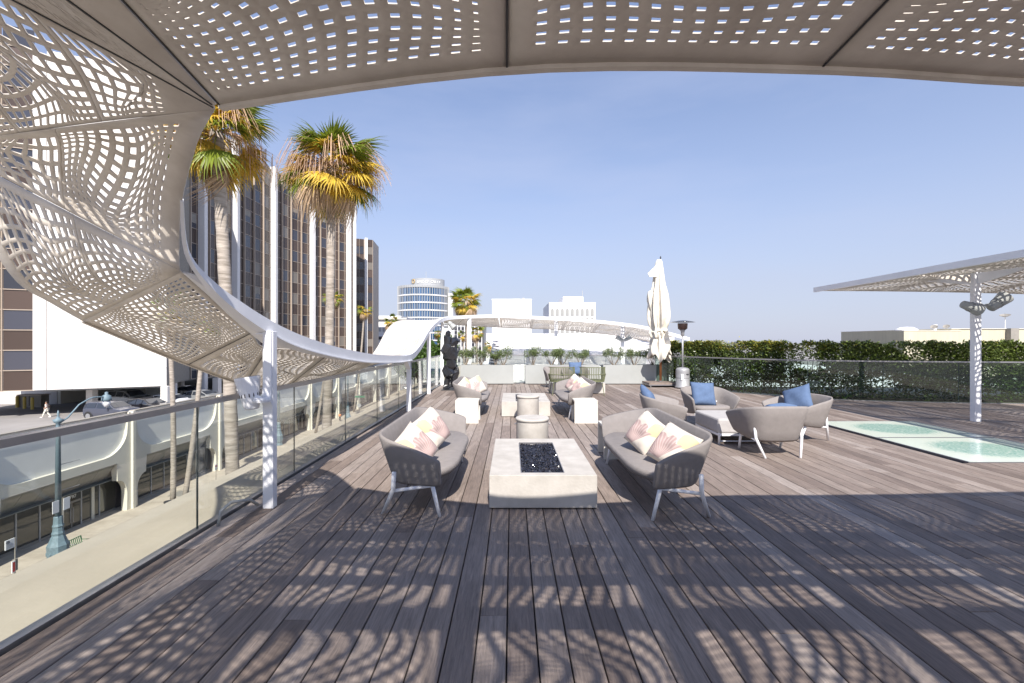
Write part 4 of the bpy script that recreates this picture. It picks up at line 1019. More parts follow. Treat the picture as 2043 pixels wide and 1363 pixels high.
for (r_, z) in pr:
    for k in range(n_):
        a = 2*math.pi*k/n_; rr_ = skirt(r_, z, a); zz = z-(1.86-z)*.45*(.5+.5*math.sin(3*a+.5))-(1.86-z)*.12*math.sin(9*a); vs.append((ux-.02+rr_*math.cos(a), uy+rr_*math.sin(a), zz))
b.add(vs, [(i*n_+k, i*n_+(k+1) % n_, (i+1)*n_+(k+1) % n_, (i+1)*n_+k) for i in range(len(pr)-1) for k in range(n_)]).build('cloth_skirt', 'cloth', um, smooth=True)
b = MB().tube([(ux-.05+.27*math.cos(t), uy+.27*math.sin(t), 1.97+.04*math.sin(3*t)) for t in [k*.35 for k in range(19)]], .035, 8); b.build('tie_band', 'cloth', um, smooth=True)
# vent flap sticking out at the top and a fold of cloth on the left
MB().add([(ux-.10, uy-.1, 4.40), (ux-.50, uy-.14, 4.02), (ux-.44, uy-.16, 3.90), (ux-.12, uy-.17, 3.88), (ux-.08, uy+.02, 4.38), (ux-.42, uy-.02, 3.92), (ux-.1, uy-.02, 3.9)], [(0, 1, 2, 3), (4, 5, 1, 0), (4, 6, 5), (1, 5, 2), (2, 5, 6, 3)]).build('vent_flap', 'cloth', um)
MB().lathe([(.02, 3.42), (.09, 3.36), (.11, 3.2), (.10, 3.05), (.07, 2.9), (.03, 2.7)], (ux-.38, uy-.05, 0), 20, lambda r_, z, a: r_*(1+.3*math.cos(4*a+z*5))).build('cloth_fold', 'cloth', um, smooth=True)

# ------------------------------------------------------------------ patio heater
ht = empty('patio_heater', (5.83, 15.55, 0), label='steel gas patio heater between the parasol and the hedge', cat='heater'); hx, hy = 5.83, 15.55
MB().lathe([(.25, .02), (.255, .05), (.245, .08), (.225, .10), (.223, .55), (.225, .62), (.215, .66), (.17, .70), (.06, .72)], (hx, hy, 0), 36).build('gas_housing', 'steel', ht, smooth=True)
MB().lathe([(.2265, .355), (.2285, .36), (.2265, .365)], (hx, hy, 0), 36).build('housing_seam', 'darkmetal', ht)
MB().tube([(hx, hy, .7), (hx, hy, 1.86)], .029, 14).build('pole', 'steel', ht, smooth=True)
MB().lathe([(.03, 1.78), (.055, 1.80), (.06, 1.93), (.075, 1.97), (.10, 2.0)], (hx, hy, 0), 20).build('burner_base', 'steel', ht, smooth=True)
MB().lathe([(.10, 2.0), (.155, 2.04), (.165, 2.20), (.158, 2.22)], (hx, hy, 0), 28).build('burner_screen', 'heat_emit', ht, smooth=True)
MB().lathe([(.41, 2.255), (.30, 2.285), (.12, 2.32), (.01, 2.33)], (hx, hy, 0), 36).build('reflector_hood', 'hood', ht, smooth=True)
for k in range(3):
    a = k*2.1+.4; MB().tube([(hx+.15*math.cos(a), hy+.15*math.sin(a), 2.2), (hx+.15*math.cos(a), hy+.15*math.sin(a), 2.31)], .006, 5).build('hood_post', 'steel', ht)
MB().bb(hx-.135, hx-.06, hy-.2205, hy-.215, .30, .50).build('instruction_label', 'letter', ht)
MB().bb(hx+.04, hx+.13, hy-.2285, hy-.2, .48, .51).build('slot', 'darkmetal', ht)
for s in (-.12, .10): MB().prism([(hy-.26+.03*math.cos(t), .03+.03*math.sin(t)) for t in [k*.524 for k in range(12)]], hx+s, hx+s+.03, 'x').build('caster', 'darkmetal', ht)

# ------------------------------------------------------------------ black faceted sculpture (plain abstract stand-in)
sx, sy = -2.05, 15.1; sc_ = empty('faceted_sculpture', (sx, sy, 0), label='tall glossy black faceted abstract sculpture by the railing corner', cat='sculpture')
b = MB(); rr = random.Random(12)
def chunk(c, r_, rot=(0, 0, 0)):
    q = MB().ico((0, 0, 0), r_, sub=1); M_ = Euler([R(a) for a in rot]).to_matrix()
    vs = [M_ @ (Vector(v)*rr.uniform(.88, 1.10))+Vector((sx+c[0], sy+c[1], c[2])) for v in q.v]; b.add(vs, q.f)
for c_, r_, q_ in (((-.12, 0, .07), (.15, .18, .09), (0, 0, 0)), ((-.12, .02, .26), (.10, .11, .24), (0, 8, 0)), ((-.08, .0, .60), (.23, .19, .28), (0, -22, 0)), ((.16, .05, .42), (.12, .13, .40), (0, 14, 0)), ((.24, 0, .07), (.14, .17, .08), (0, 0, 0)),
                   ((.04, 0, .88), (.20, .18, .28), (0, 0, 0)), ((.02, 0, 1.16), (.31, .22, .30), (0, 0, 0)), ((-.12, 0, 1.34), (.22, .19, .28), (0, 20, 0)), ((.10, -.02, 1.34), (.18, .18, .24), (0, 0, 0)), ((-.09, 0, 1.62), (.14, .13, .30), (0, -6, 0)), ((-.07, 0, 1.86), (.12, .11, .12), (0, 0, 0)), ((.14, -.02, 1.58), (.16, .16, .22), (0, 25, 0))): chunk(c_, r_, q_)
fb = b.build('faceted_body', 'sculpt', sc_)
m_ = fb.modifiers.new('remesh', 'REMESH'); m_.mode = 'VOXEL'; m_.voxel_size = .035
m_ = fb.modifiers.new('facets', 'DECIMATE'); m_.ratio = .05
MB().bb(sx-.28, sx+.36, sy-.25, sy+.25, .0, .018).build('base_plate', 'darkmetal', sc_)

# ================================================================== LOW BUILDING ACROSS THE STREET
FX, PX = -38.0, -36.7      # shop glass plane, front of the piers
lb = empty('shop_building', (PX, 60, GZ), label='long pale shop building with flared piers across the street', cat='building')
y_p = [17.9+13.05*k for k in range(-2, 13)]      # pier positions; pier 2 stands at 44
Zc, Zp, Zb, Zf = -5.15, -9.0, -9.75, -11.35
def arc(cx, cz, r_, a0, a1, n=8): return [(cx+r_*math.cos(R(a0+(a1-a0)*k/(n-1))), cz+r_*math.sin(R(a0+(a1-a0)*k/(n-1)))) for k in range(n)]
hw = 13.05/2
half = [(hw, Zb), (1.75, Zb), (1.62, Zf-.05)]+[(1.62-1.05*math.sin(t), Zf-.05-1.5*(1-math.cos(t))) for t in [k*math.pi/2/7 for k in range(1, 8)]]+[(.62, GZ)]
up = [(hw, Zp), (3.1, Zp)]+[(3.1-2.55*math.sin(t), Zp+2.3*(1-math.cos(t))) for t in [k*math.pi/2/8 for k in range(1, 9)]]+[(.42, Zc)]
poly = [(y, z) for y, z in half]+[(-y, z) for y, z in reversed(half)]+[(-y, z) for y, z in up]+[(y, z) for y, z in reversed(up)]
for y0 in y_p:
    MB().prism([(y0+a_, z) for a_, z in poly], PX, PX-.55, 'x').build('flared_pier', 'cream', lb)
    MB().bb(PX-.001, PX+.22, y0-.16, y0+.16, GZ, Zc+.05).build('pier_rib', 'cream', lb)
    y1 = y0+13.05
    MB().bb(PX-.28, PX-.5, y0+.3, y1-.3, Zb+.1, Zc-.03).build('wall_panel', 'shop_white', lb)
    for k in range(6):
        a_ = y0+1.75+(9.55/6)*k; b_ = a_+9.55/6-.03
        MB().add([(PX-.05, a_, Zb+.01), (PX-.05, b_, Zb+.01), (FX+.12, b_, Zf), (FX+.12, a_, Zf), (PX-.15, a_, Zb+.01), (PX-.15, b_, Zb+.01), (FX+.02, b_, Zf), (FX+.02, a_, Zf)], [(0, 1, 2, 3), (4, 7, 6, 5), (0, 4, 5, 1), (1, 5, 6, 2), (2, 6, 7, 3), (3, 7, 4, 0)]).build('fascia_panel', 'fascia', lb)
    MB().bb(PX, PX+.05, y0+1.75, y1-1.75, Zb-.06, Zb+.02).build('fascia_trim', 'yellow' if False else 'coping', lb)
    for k in range(5): MB().bb(PX-.58, PX-.1, y0+.3+2.5*k, y0+2.76+2.5*k, Zc-.02, Zc+.06).build('coping', 'coping', lb)
    # shop front
    n_ = 7; wv = (13.05-.7)/n_
    for k in range(n_):
        a_ = y0+.35+k*wv
        if abs(y0-30.95) < .1 and k in (4,):
            continue
        pane = MB().bb(FX-.03, FX, a_+.06, a_+wv-.06, GZ+.22, Zf+.02).build('shop_window', 'shop_glass', lb)
        MB().bb(FX-.05, FX+.06, a_-.05, a_+.05, GZ, Zf+.02).build('window_post', 'far_grey' if k else 'coping', pane)
        MB().bb(FX-.05, FX+.05, a_+.05, a_+wv-.05, GZ, GZ+.20).build('window_sill', 'coping', pane)
MB().bb(FX-1.2, FX-.04, -10, 190, Zf+.03, Zc-1.6).build('upper_wall', 'shop_white', lb)
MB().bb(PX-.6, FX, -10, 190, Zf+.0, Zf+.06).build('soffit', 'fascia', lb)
MB().bb(FX-.35, FX-.30, -10, 190, GZ, Zf).build('interior_back', 'darkmetal', lb)
# double door with its number
ya = 30.95+.35+4*(12.35/7); d_ = 12.35/7
for k in (0, 1):
    dr = MB().bb(FX-.03, FX, ya+.1+k*(d_/2-.05), ya+.04+(k+1)*(d_/2-.05), GZ+.05, GZ+2.15).build('door', 'shop_glass', lb)
    MB().tube([(FX+.06, ya+d_/2+(-.12 if k == 0 else .12), GZ+.5), (FX+.06, ya+d_/2+(-.12 if k == 0 else .12), GZ+1.75)], .025, 6).build('door_handle', 'steel', dr)
    for yy in (ya+.06+k*(d_/2-.05), ya+.02+(k+1)*(d_/2-.05)): MB().bb(FX-.04, FX+.03, yy, yy+.06, GZ, GZ+2.2).build('door_frame', 'coping', dr)
MB().bb(FX-.04, FX+.05, ya, ya+d_, GZ+2.16, GZ+2.32).build('door_head', 'coping', lb)
MB().bb(FX-.02, FX+.01, ya+.02, ya+d_-.02, GZ+2.33, Zf).build('transom_window', 'shop_glass', lb)
text('street_number', '9797', .42, (FX+.03, ya+d_/2, GZ+2.68), (R(90), 0, R(90)), 'letter', lb)
MB().bb(FX+.0, FX+.14, ya-.12, ya+.1, GZ, Zf).build('door_post', 'cream', lb); MB().bb(FX+.0, FX+.10, ya+d_+.95, ya+d_+1.2, GZ, Zf).build('door_post', 'cream', lb)
# roof parking deck
sheet('parking_deck', -130, PX-.55, -10, 190, -6.7, 'lot')
MB().bb(-130, PX-.6, -10, 190, -7.2, -6.72).build('parking_slab', 'ledge', kind='structure')
mk = MB()
for (x, y) in ((-55, 41), (-54.6, 44.5), (-60, 47)): mk.box((x, y, -6.694), (4.4, .14, .004), rz=R(12))
for k in range(6): mk.box((-46.5+.2*k, 52+k*2.75, -6.694), (4.8, .1, .004), rz=R(6))
mk.build('bay_markings', 'paint', kind='stuff')

# ================================================================== OFFICE TOWER
TB = -3.7
tw = empty('office_tower', (-45, 80, TB), label='bronze glass office tower with tall white fins behind the palms', cat='tower')
path = [(-45.5, 60.0), (-45.5, 66.3), (-45.5, 74.2), (-45.5, 80), (-45.4, 86.0), (-44.4, 91.5), (-42.7, 96.6), (-40.6, 101), (-38.1, 105.3), (-37.1, 106.7)]
PP = np.array(path); pd = np.r_[0, np.cumsum(np.linalg.norm(np.diff(PP, axis=0), axis=1))]
def at(s): return np.array([np.interp(s, pd, PP[:, 0]), np.interp(s, pd, PP[:, 1])])
fins = [pd[1], pd[2], pd[4], pd[6], pd[8], pd[9]]
TT = 34.0; bh = 2.15; nb = int((TT-TB)/bh)+1
bays = [(pd[0], pd[1], 3)]+[(a, b, 4) for a, b in zip(fins[:4], fins[1:5])]+[(fins[4], fins[5], 1)]
seen = []; panes = []
for (a, b, k) in bays:
    for j in range(k):
        s0, s1 = a+(b-a)*j/k, a+(b-a)*(j+1)/k; sm = s0+(s1-s0)*.68
        for r_ in range(nb):
            z0 = TB+r_*bh; z1 = min(z0+bh-.07, TT)
            if z1-z0 < .5: continue
            c = (at(s0)+at(s1))/2; d = c[1]; u = 1021.5+c[0]*908/d; v = 681.5-((z0+z1)/2-1.6)*908/d
            panes.append(((s0+.10, sm-.04, z0, z1, r_), 0 if (u < 355 or v < 250) else 1))
panes.sort(key=lambda q: -q[1])
rt = random.Random(21)
def wallquad(mb, s0, s1, z0, z1, off=.0, th=.06):
    p, q_ = at(s0), at(s1); t = (q_-p)/np.linalg.norm(q_-p); n_ = np.array([t[1], -t[0]])     # towards +x
    a_, b_ = p+n_*off, q_+n_*off; c_, d2 = b_-n_*th, a_-n_*th
    return mb.add([(a_[0], a_[1], z0), (b_[0], b_[1], z0), (c_[0], c_[1], z0), (d2[0], d2[1], z0), (a_[0], a_[1], z1), (b_[0], b_[1], z1), (c_[0], c_[1], z1), (d2[0], d2[1], z1)], [(0, 3, 2, 1), (4, 5, 6, 7), (0, 1, 5, 4), (1, 2, 6, 5), (2, 3, 7, 6), (3, 0, 4, 7)])
rest = {'tower_brown': MB(), 'tower_blue': MB(), 'tower_blind': MB()}
for i, ((s0, s1, z0, z1, r_), vz) in enumerate(panes):
    m_ = 'tower_brown' if r_ % 2 else rt.choices(('tower_blue', 'tower_blind'), (.72, .28))[0]
    if i < 300:
        mb = MB(); wallquad(mb, s0, s1, z0+.04, z1); mb.build('window_pane' if m_ != 'tower_brown' else 'spandrel_pane', m_, tw)
        if m_ == 'tower_blue' and rt.random() < .35: hb_ = rt.uniform(.3, .75); wallquad(MB(), s0+.03, s1-.03, z1-(z1-z0)*hb_, z1-.02, .02, .015).build('window_blind', rt.choice(('tower_blind', 'coping')), tw)
    else: wallquad(rest[m_], s0, s1, z0+.04, z1)
for k, mb in rest.items(): mb.build('other_panes', k, tw, kind='stuff')
for (a, b, k) in bays:
    for j in range(k):
        s0, s1 = a+(b-a)*j/k, a+(b-a)*(j+1)/k; sm = s0+(s1-s0)*.68
        wallquad(MB(), sm+.04, s1-.06, TB, TT, -.0, .05).build('bronze_strip', 'tower_brown', tw)
        wallquad(MB(), sm-.03, sm+.03, TB, TT, .05, .08).build('thin_mullion', 'tan', tw)
        if j: wallquad(MB(), s0-.10, s0+.06, TB, TT, .28, .36).build('mullion', 'tan', tw)
for s in fins:
    e_ = .36 if s != fins[5] else .25
    wallquad(MB(), s-e_, s+e_, TB-3.0, TT+.5, .95, 1.1).build('white_fin', 'tower_white', tw)
fl = MB()
for r_ in range(nb): 
    z = TB+r_*bh-.03
    for a, b in zip(np.arange(0, pd[-1]-.5, 1.5), np.arange(1.5, pd[-1]+1, 1.5)): wallquad(fl, a, min(b, pd[-1]), z, z+.08, .03, .1)
fl.build('floor_lines', 'tan', tw, kind='stuff')
core = MB().prism([(-45.6, 60), (-45.6, 86), (-44.55, 91.5), (-42.85, 96.6), (-40.75, 101), (-38.25, 105.3), (-37.2, 106.7), (-70, 112), (-75, 60)], TB, TT-.1, 'z').build('tower_body', 'tower_brown', tw)
MB().prism([(-45.7, 60), (-45.7, 86), (-44.65, 91.5), (-42.95, 96.6), (-38.35, 105.3), (-37.3, 106.6), (-70, 112), (-75, 60)], TT-.09, TT+.4, 'z').build('roof', 'tan', tw)
# lower wing at the far end
wg = empty('office_wing', (-39, 118, TB), label='lower bronze glass wing at the right end of the office tower', cat='building')
W0, W1 = np.array([-41.2, 117.2]), np.array([-36.45, 119.2]); WT = 28.2; nbw = 16
def wq(mb, t0, t1, z0, z1, off=0, th=.06):
    p, q_ = W0+(W1-W0)*t0, W0+(W1-W0)*t1; t = (q_-p)/np.linalg.norm(q_-p); n_ = np.array([t[1], -t[0]]); a_, b_ = p+n_*off, q_+n_*off; c_, d2 = b_-n_*th, a_-n_*th
    return mb.add([(a_[0], a_[1], z0), (b_[0], b_[1], z0), (c_[0], c_[1], z0), (d2[0], d2[1], z0), (a_[0], a_[1], z1), (b_[0], b_[1], z1), (c_[0], c_[1], z1), (d2[0], d2[1], z1)], [(0, 3, 2, 1), (4, 5, 6, 7), (0, 1, 5, 4), (1, 2, 6, 5), (2, 3, 7, 6), (3, 0, 4, 7)])
for r_ in range(nbw):
    z0 = TB+r_*2.0
    for (a, b) in ((.03, .13), (.15, .34), (.36, .56), (.76, .98)):
        m_ = 'tower_brown' if r_ % 2 else rt.choice(('tower_blue', 'tower_blue', 'tower_blind')); wq(MB(), a, b, z0+.05, min(z0+1.93, WT), .02).build('window_pane', m_, wg)
wq(MB(), .60, .74, TB, WT+.3, .5, .6).build('white_fin', 'tower_white', wg); wq(MB(), .135, .15, TB, WT, .2, .3).build('mullion', 'tan', wg); wq(MB(), .345, .355, TB, WT, .1, .2).build('mullion', 'tan', wg)
MB().prism([(W0[0], W0[1]+.1), (W1[0], W1[1]+.1), (-37.5, 128), (-60, 128)], TB, WT, 'z').build('wing_body', 'tan', wg)

# white blank block under which the cars stand
bk = empty('white_block', (-46, 54, TB), label='tall blank white wall block standing on columns over the parked cars', cat='building')
B0, B1 = np.array([-51.0, 49.9]), np.array([-41.3, 54.4])
tt = (B1-B0)/np.linalg.norm(B1-B0); nn_ = np.array([tt[1], -tt[0]]); LB = np.linalg.norm(B1-B0)
zz = TB; k = 0
while zz < 33:
    for j in range(5):
        a_ = B0+tt*(LB*j/5+.012); b_ = B0+tt*(LB*(j+1)/5-.012); c_ = b_-nn_*.3; d2 = a_-nn_*.3; z1 = zz+bh*1.02-.03
        MB().add([(a_[0], a_[1], zz), (b_[0], b_[1], zz), (c_[0], c_[1], zz), (d2[0], d2[1], zz), (a_[0], a_[1], z1), (b_[0], b_[1], z1), (c_[0], c_[1], z1), (d2[0], d2[1], z1)], [(0, 3, 2, 1), (4, 5, 6, 7), (0, 1, 5, 4), (1, 2, 6, 5), (2, 3, 7, 6), (3, 0, 4, 7)]).build('wall_panel', 'block_white', bk)
    zz += bh*1.02
MB().prism([tuple(B0-nn_*.25), tuple(B1-nn_*.25), (-46.2, 66), (-56, 66)], TB+.02, 33, 'z').build('block_core', 'coping', bk)
MB().prism([tuple(B0-tt*.05), tuple(B0-tt*1.15), tuple(B0-tt*1.15-nn_*1.4), tuple(B0-tt*.05-nn_*1.4)], TB, 33, 'z').build('corner_pier', 'block_white', bk)
# bronze glazing left of the block
lw = empty('glazed_wing', (-57, 48, TB), label='bronze glazed office wing left of the blank white wall', cat='building')
G0 = B0-tt*1.2; 
for j in range(4):
    wj = (.0, 2.6, 3.9, 7.2, 9)[j], (.0, 2.6, 3.9, 7.2, 9)[j+1]
    for r_ in range(18):
        z0 = TB+r_*bh*1.02; a_ = G0-tt*(wj[0]+.04)-nn_*.6; b_ = G0-tt*(wj[1]-.04)-nn_*.6; q2 = nn_*.05
        MB().add([(a_[0], a_[1], z0+.04), (b_[0], b_[1], z0+.04), (b_[0], b_[1], z0+bh-.04), (a_[0], a_[1], z0+bh-.04)], [(0, 1, 2, 3)]).build('window_pane', ('tower_brown', 'tower_blue')[r_ % 2] if j != 1 else 'tower_brown', lw)
for w_ in (0, 2.6, 3.9, 7.2, 9):
    c = G0-tt*w_-nn_*.55; MB().box((c[0], c[1], 15), (.16, .16, 37.4)).build('mullion', 'tan', lw)
c = G0-tt*3.2-nn_*.1; MB().box((c[0], c[1], 15), (.35, .9, 37.4), rz=math.atan2(tt[1], tt[0])).build('dark_fin', 'darkmetal', lw)
for r_ in range(18):
    z0 = TB+r_*bh*1.02-.03; c = G0-tt*4.5-nn_*.56; MB().box((c[0], c[1], z0), (9, .12, .10), rz=math.atan2(tt[1], tt[0])).build('transom', 'tan', lw)
g0, g1 = G0-nn_*.7, G0-tt*9-nn_*.7
MB().prism([tuple(g0), tuple(g1), tuple(g1-nn_*10), tuple(g0-nn_*10)], TB, 33, 'z').build('wing_body', 'tower_brown', lw)
# garage under the block: columns, walls
ga = empty('garage_level', (-52, 62, -6.7), label='open parking level with white columns under the office block', cat='garage')
for (x, y, w_) in ((-50.2, 54.4, .75), (-55.0, 64, .9), (-43.8, 58.5, .9), (-43.1, 66.5, .8), (-41.0, 54.0, .8), (-49.5, 68, .7), (-45.9, 75, .8)):
    MB().bb(x-w_/2, x+w_/2, y-w_/2, y+w_/2, -6.7, TB).build('column', 'block_white', ga)
MB().bb(-75, -60.5, 60.5, 61, -6.7, TB-.02).build('wall', 'block_white', ga); MB().bb(-60.4, -60, 60.5, 70, -6.7, TB-.02).build('wall', 'cream', ga)
MB().bb(-60, -52, 68, 68.4, -6.7, TB-.02).build('wall', 'shop_white', ga); MB().bb(-52, -40, 84, 84.4, -6.7, TB-.02).build('wall', 'coping', ga)
MB().bb(-56.4, -54.7, 67.9, 67.98, -6.7, -4.4).build('door', 'cream', ga); MB().bb(-55.9, -55.1, 67.8, 67.89, -6.3, -5.7).build('louvre', 'far_grey', ga)
MB().prism([(-76, 62), (-60, 60.9), (-52, 50.5), (-42, 55), (-46, 61), (-46, 110), (-76, 110)], TB-.25, TB-.01, 'z').build('ceiling_slab', 'far_grey', ga)
for y in (61.2, 60.9): pass
for k, (x, y) in enumerate(((-62.2, 57.2), (-60.3, 56.3), (-58.6, 55.6))):
    o = empty('bollard', (x, y, -6.7), label=('yellow bollard left of the utility box by the white wall', 'yellow bollard in front of the utility box', 'yellow bollard right of the utility box')[k], cat='bollard', group='yellow bollards by the utility box')
    MB().lathe([(.16, -6.7), (.16, -5.35), (.12, -5.25), (.01, -5.22)], (x, y, 0), 12).build('post', 'yellow', o)
o = empty('utility_box', (-60.9, 58, -6.7), label='tan utility box by the white wall of the parking deck', cat='utility box')
MB().bb(-62.4, -59.4, 57.4, 58.4, -6.7, -5.2).build('cabinet', 'coping', o); MB().bb(-62.5, -59.3, 57.3, 58.5, -5.2, -5.1).build('lid', 'tan', o); MB().bb(-60.9, -60.86, 57.36, 57.4, -6.5, -5.3).build('door_seam', 'darkmetal', o)

# ================================================================== FURTHER BUILDINGS
def simple_building(nm, x0, x1, y0, y1, z1, m, label, cat='building', z0=GZ):
    o = empty(nm, ((x0+x1)/2, y0, z0), label=label, cat=cat); MB().bb(x0, x1, y0, y1, z0, z1).build('wall', m, o); MB().bb(x0-.1, x1+.1, y0-.1, y1+.1, z1, z1+.35).build('parapet', m, o); return o
# curved bank building
D = 200.; K = D/908; bx = (835.5-1021.5)*K; by = D+11; br = 52.5*K*1.0
bc = empty('bank_building', (bx, by, GZ), label='curved blue glass bank building with white letters round its top', cat='building')
def bz(v): return 1.6+(681.5-v)*K
Ztop = bz(568); Zpent = bz(553.5)
MB().lathe([(br*.97, GZ), (br*.97, Ztop)], (bx, by, 0), 64).build('core', 'far_grey', bc)
MB().lathe([(br*1.0, bz(573)), (br*1.0, Ztop), (.5, Ztop+.05)], (bx, by, 0), 64).build('cornice', 'far_grey', bc)
MB().lathe([(br*.66, Ztop), (br*.66, Zpent), (.5, Zpent+.05)], (bx+2.2, by-1.5, 0), 64).build('penthouse', 'far_grey', bc)
for k in range(10):
    zt = bz(574.5)-k*15.2*K; 
    wb = MB(); n_ = 60
    for j in range(n_):
        a0, a1 = 2*math.pi*j/n_, 2*math.pi*(j+.9)/n_
        if math.sin((a0+a1)/2) > .35: continue
        r_ = br*1.0; h0, h1 = zt-11.8*K, zt
        wb.add([(bx+r_*math.cos(a0), by+r_*math.sin(a0), h0), (bx+r_*math.cos(a1), by+r_*math.sin(a1), h0), (bx+r_*math.cos(a1), by+r_*math.sin(a1), h1), (bx+r_*math.cos(a0), by+r_*math.sin(a0), h1)], [(0, 1, 2, 3)])
    wb.build('window_band', 'far_glass', bc, kind='stuff')
    MB().lathe([(br*.98, zt-14.7*K), (br*1.02, zt-14.6*K), (br*1.02, zt-12.3*K), (br*.98, zt-12.2*K)], (bx, by, 0), 64).build('spandrel_band', 'far_white', bc)
for j in range(34):
    a = R(180+ j*180/33); MB().box((bx+br*1.015*math.cos(a), by+br*1.015*math.sin(a), (Ztop+bz(680))/2), (.22, .22, Ztop-bz(680))).build('mullion', 'far_grey', bc)
word = 'BANC OF CALIF'; rp = br*.66+.15; cx_, cy_ = bx+2.2, by-1.5
ulist = np.linspace(831, 874, len(word))
for ch, u_ in zip(word, ulist):
    if ch == ' ': continue
    off = ((u_-1021.5)*K*1.0-cx_)/rp; off = max(-.97, min(.97, off)); a = math.asin(off)
    text('letter', ch, 5.6*K*1.25, (cx_+rp*math.sin(a), cy_-rp*math.cos(a), bz(561)), (R(90), 0, a), 'letter', bc, extrude=.05)
a = math.asin(max(-.97, ((821-1021.5)*K-cx_)/rp)); q = MB().tube([(cx_+rp*math.sin(a)+.9*math.cos(t)*math.cos(a), cy_-rp*math.cos(a)+.9*math.cos(t)*math.sin(a)-.1, bz(559)+.9*math.sin(t)) for t in [k*.785 for k in range(9)]], .16, 5); q.build('emblem', 'gold', bc)
simple_building('grey_office_block', (888-1021.5)*K+.3, (899-1021.5)*K, D+8, D+30, bz(583), 'far_white', 'narrow pale block right behind the curved bank building')
# houses left of bank
K2 = 150/908
o = simple_building('low_beige_building', (746-1021.5)*K2, (800-1021.5)*K2, 150, 170, 1.6+49*K2, 'far_white', 'low cream building between the tower wing and the bank building')
MB().bb((747-1021.5)*K2, (775-1021.5)*K2, 149.6, 149.95, 1.6+4*K2, 1.6+10*K2).build('window', 'tower_blue', o); MB().bb((744-1021.5)*K2, (812-1021.5)*K2, 149.2, 149.9, 1.6+44*K2, 1.6+47*K2).build('cornice', 'cream', o)
for k in range(3): MB().bb((756+k*8-1021.5)*K2, (760+k*8-1021.5)*K2, 149.7, 149.95, 1.6+20*K2, 1.6+28*K2).build('window', 'far_grey', o)
# gridded office behind the arch
K3 = 120/908
o = simple_building('gridded_office', (905-1021.5)*K3, (962-1021.5)*K3, 120, 140, 1.6+33*K3, 'far_grey', 'grey office with a white window grid seen under the canopy arch')
for i_ in range(8):
    for j in range(9):
        x = (907+i_*6.9-1021.5)*K3; z = 1.6+(29-j*8)*K3
        MB().bb(x, x+5.2*K3, 119.8, 119.95, z-5.5*K3, z).build('window', ('tower_blue', 'far_grey')[(i_*j) % 3 == 1], o)
for i_ in range(9): MB().bb((905.6+i_*6.9-1021.5)*K3, (906.9+i_*6.9-1021.5)*K3, 119.5, 119.8, GZ, 1.6+33*K3).build('white_mullion', 'far_white', o)
K4 = 140/908
simple_building('pale_block', (880-1021.5)*K4, (906-1021.5)*K4, 139, 150, 1.6+24*K4, 'far_white', 'pale block behind the black sculpture')
simple_building('white_annex', (960-1021.5)*K4, (984-1021.5)*K4, 140, 150, 1.6+14*K4, 'far_white', 'low white annex left of the tall white cube')
K5 = 110/908
o = simple_building('white_cube_building', (982-1021.5)*K5, (1060-1021.5)*K5, 110, 130, 1.6+82*K5, 'far_white', 'plain tall white cube building behind the canopy')
MB().bb((984-1021.5)*K5, (1000-1021.5)*K5, 112, 114, 1.6+82.5*K5, 1.6+84.5*K5).build('roof_unit', 'far_grey', o)
K6 = 160/908
ar = empty('arched_window_building', ((1140-1021.5)*K6, 160, GZ), label='white building with two rows of arched windows and a roof penthouse', cat='building')
MB().prism([((1095.5-1021.5)*K6, 160), ((1188-1021.5)*K6, 160), ((1188-1021.5)*K6, 190), ((1095.5-1021.5)*K6, 190)], GZ, 1.6+77*K6, 'z').build('wall', 'far_white', ar)
MB().bb((1095.3-1021.5)*K6, (1188.3-1021.5)*K6, 159.9, 190, 1.6+77*K6, 1.6+78*K6).build('parapet', 'far_white', ar)
MB().bb((1085.5-1021.5)*K6*1.18, (1095.5-1021.5)*K6-.05, 162, 188, GZ, 1.6+75*K6).build('side_wing', 'far_white', ar)
MB().bb((1126-1021.5)*K6, (1167-1021.5)*K6, 164, 180, 1.6+78*K6, 1.6+90*K6*1.02).build('penthouse', 'far_white', ar)
for row in range(3):
    for k in range(9):
        x = (1102-1021.5+k*9.95)*K6; zt = 1.6+(66-row*18)*K6; w_ = 3.3*K6; zb = zt-14.5*K6
        pl = [(x-w_, zb), (x+w_, zb), (x+w_, zt-w_*1.3)]+[(x+w_*math.cos(t), zt-w_*1.3+w_*1.3*math.sin(t)) for t in [R(a) for a in (30, 60, 90, 120, 150)]]+[(x-w_, zt-w_*1.3)]
        MB().prism(pl, 159.85, 159.97, 'y').build('arched_window', 'arch_dark', ar)
K7 = 55/908
wl = empty('white_low_building', ((1170-1021.5)*K7, 55, GZ), label='broad low white building behind the planter boxes', cat='building')
MB().bb((984-1021.5)*K7, (1345-1021.5)*K7, 55, 75, GZ, 1.6+9*K7).build('wall', 'far_white', wl); MB().bb((984-1021.5)*K7, (1240-1021.5)*K7, 57, 75, 1.6+9*K7, 1.6+16*K7).build('upper_wall', 'far_white', wl)
MB().tube([((1264-1021.5)*K7, 54, -2), ((1264-1021.5)*K7, 54, 1.6+0*K7)], .06, 6).build('roof_pole', 'far_grey', wl)
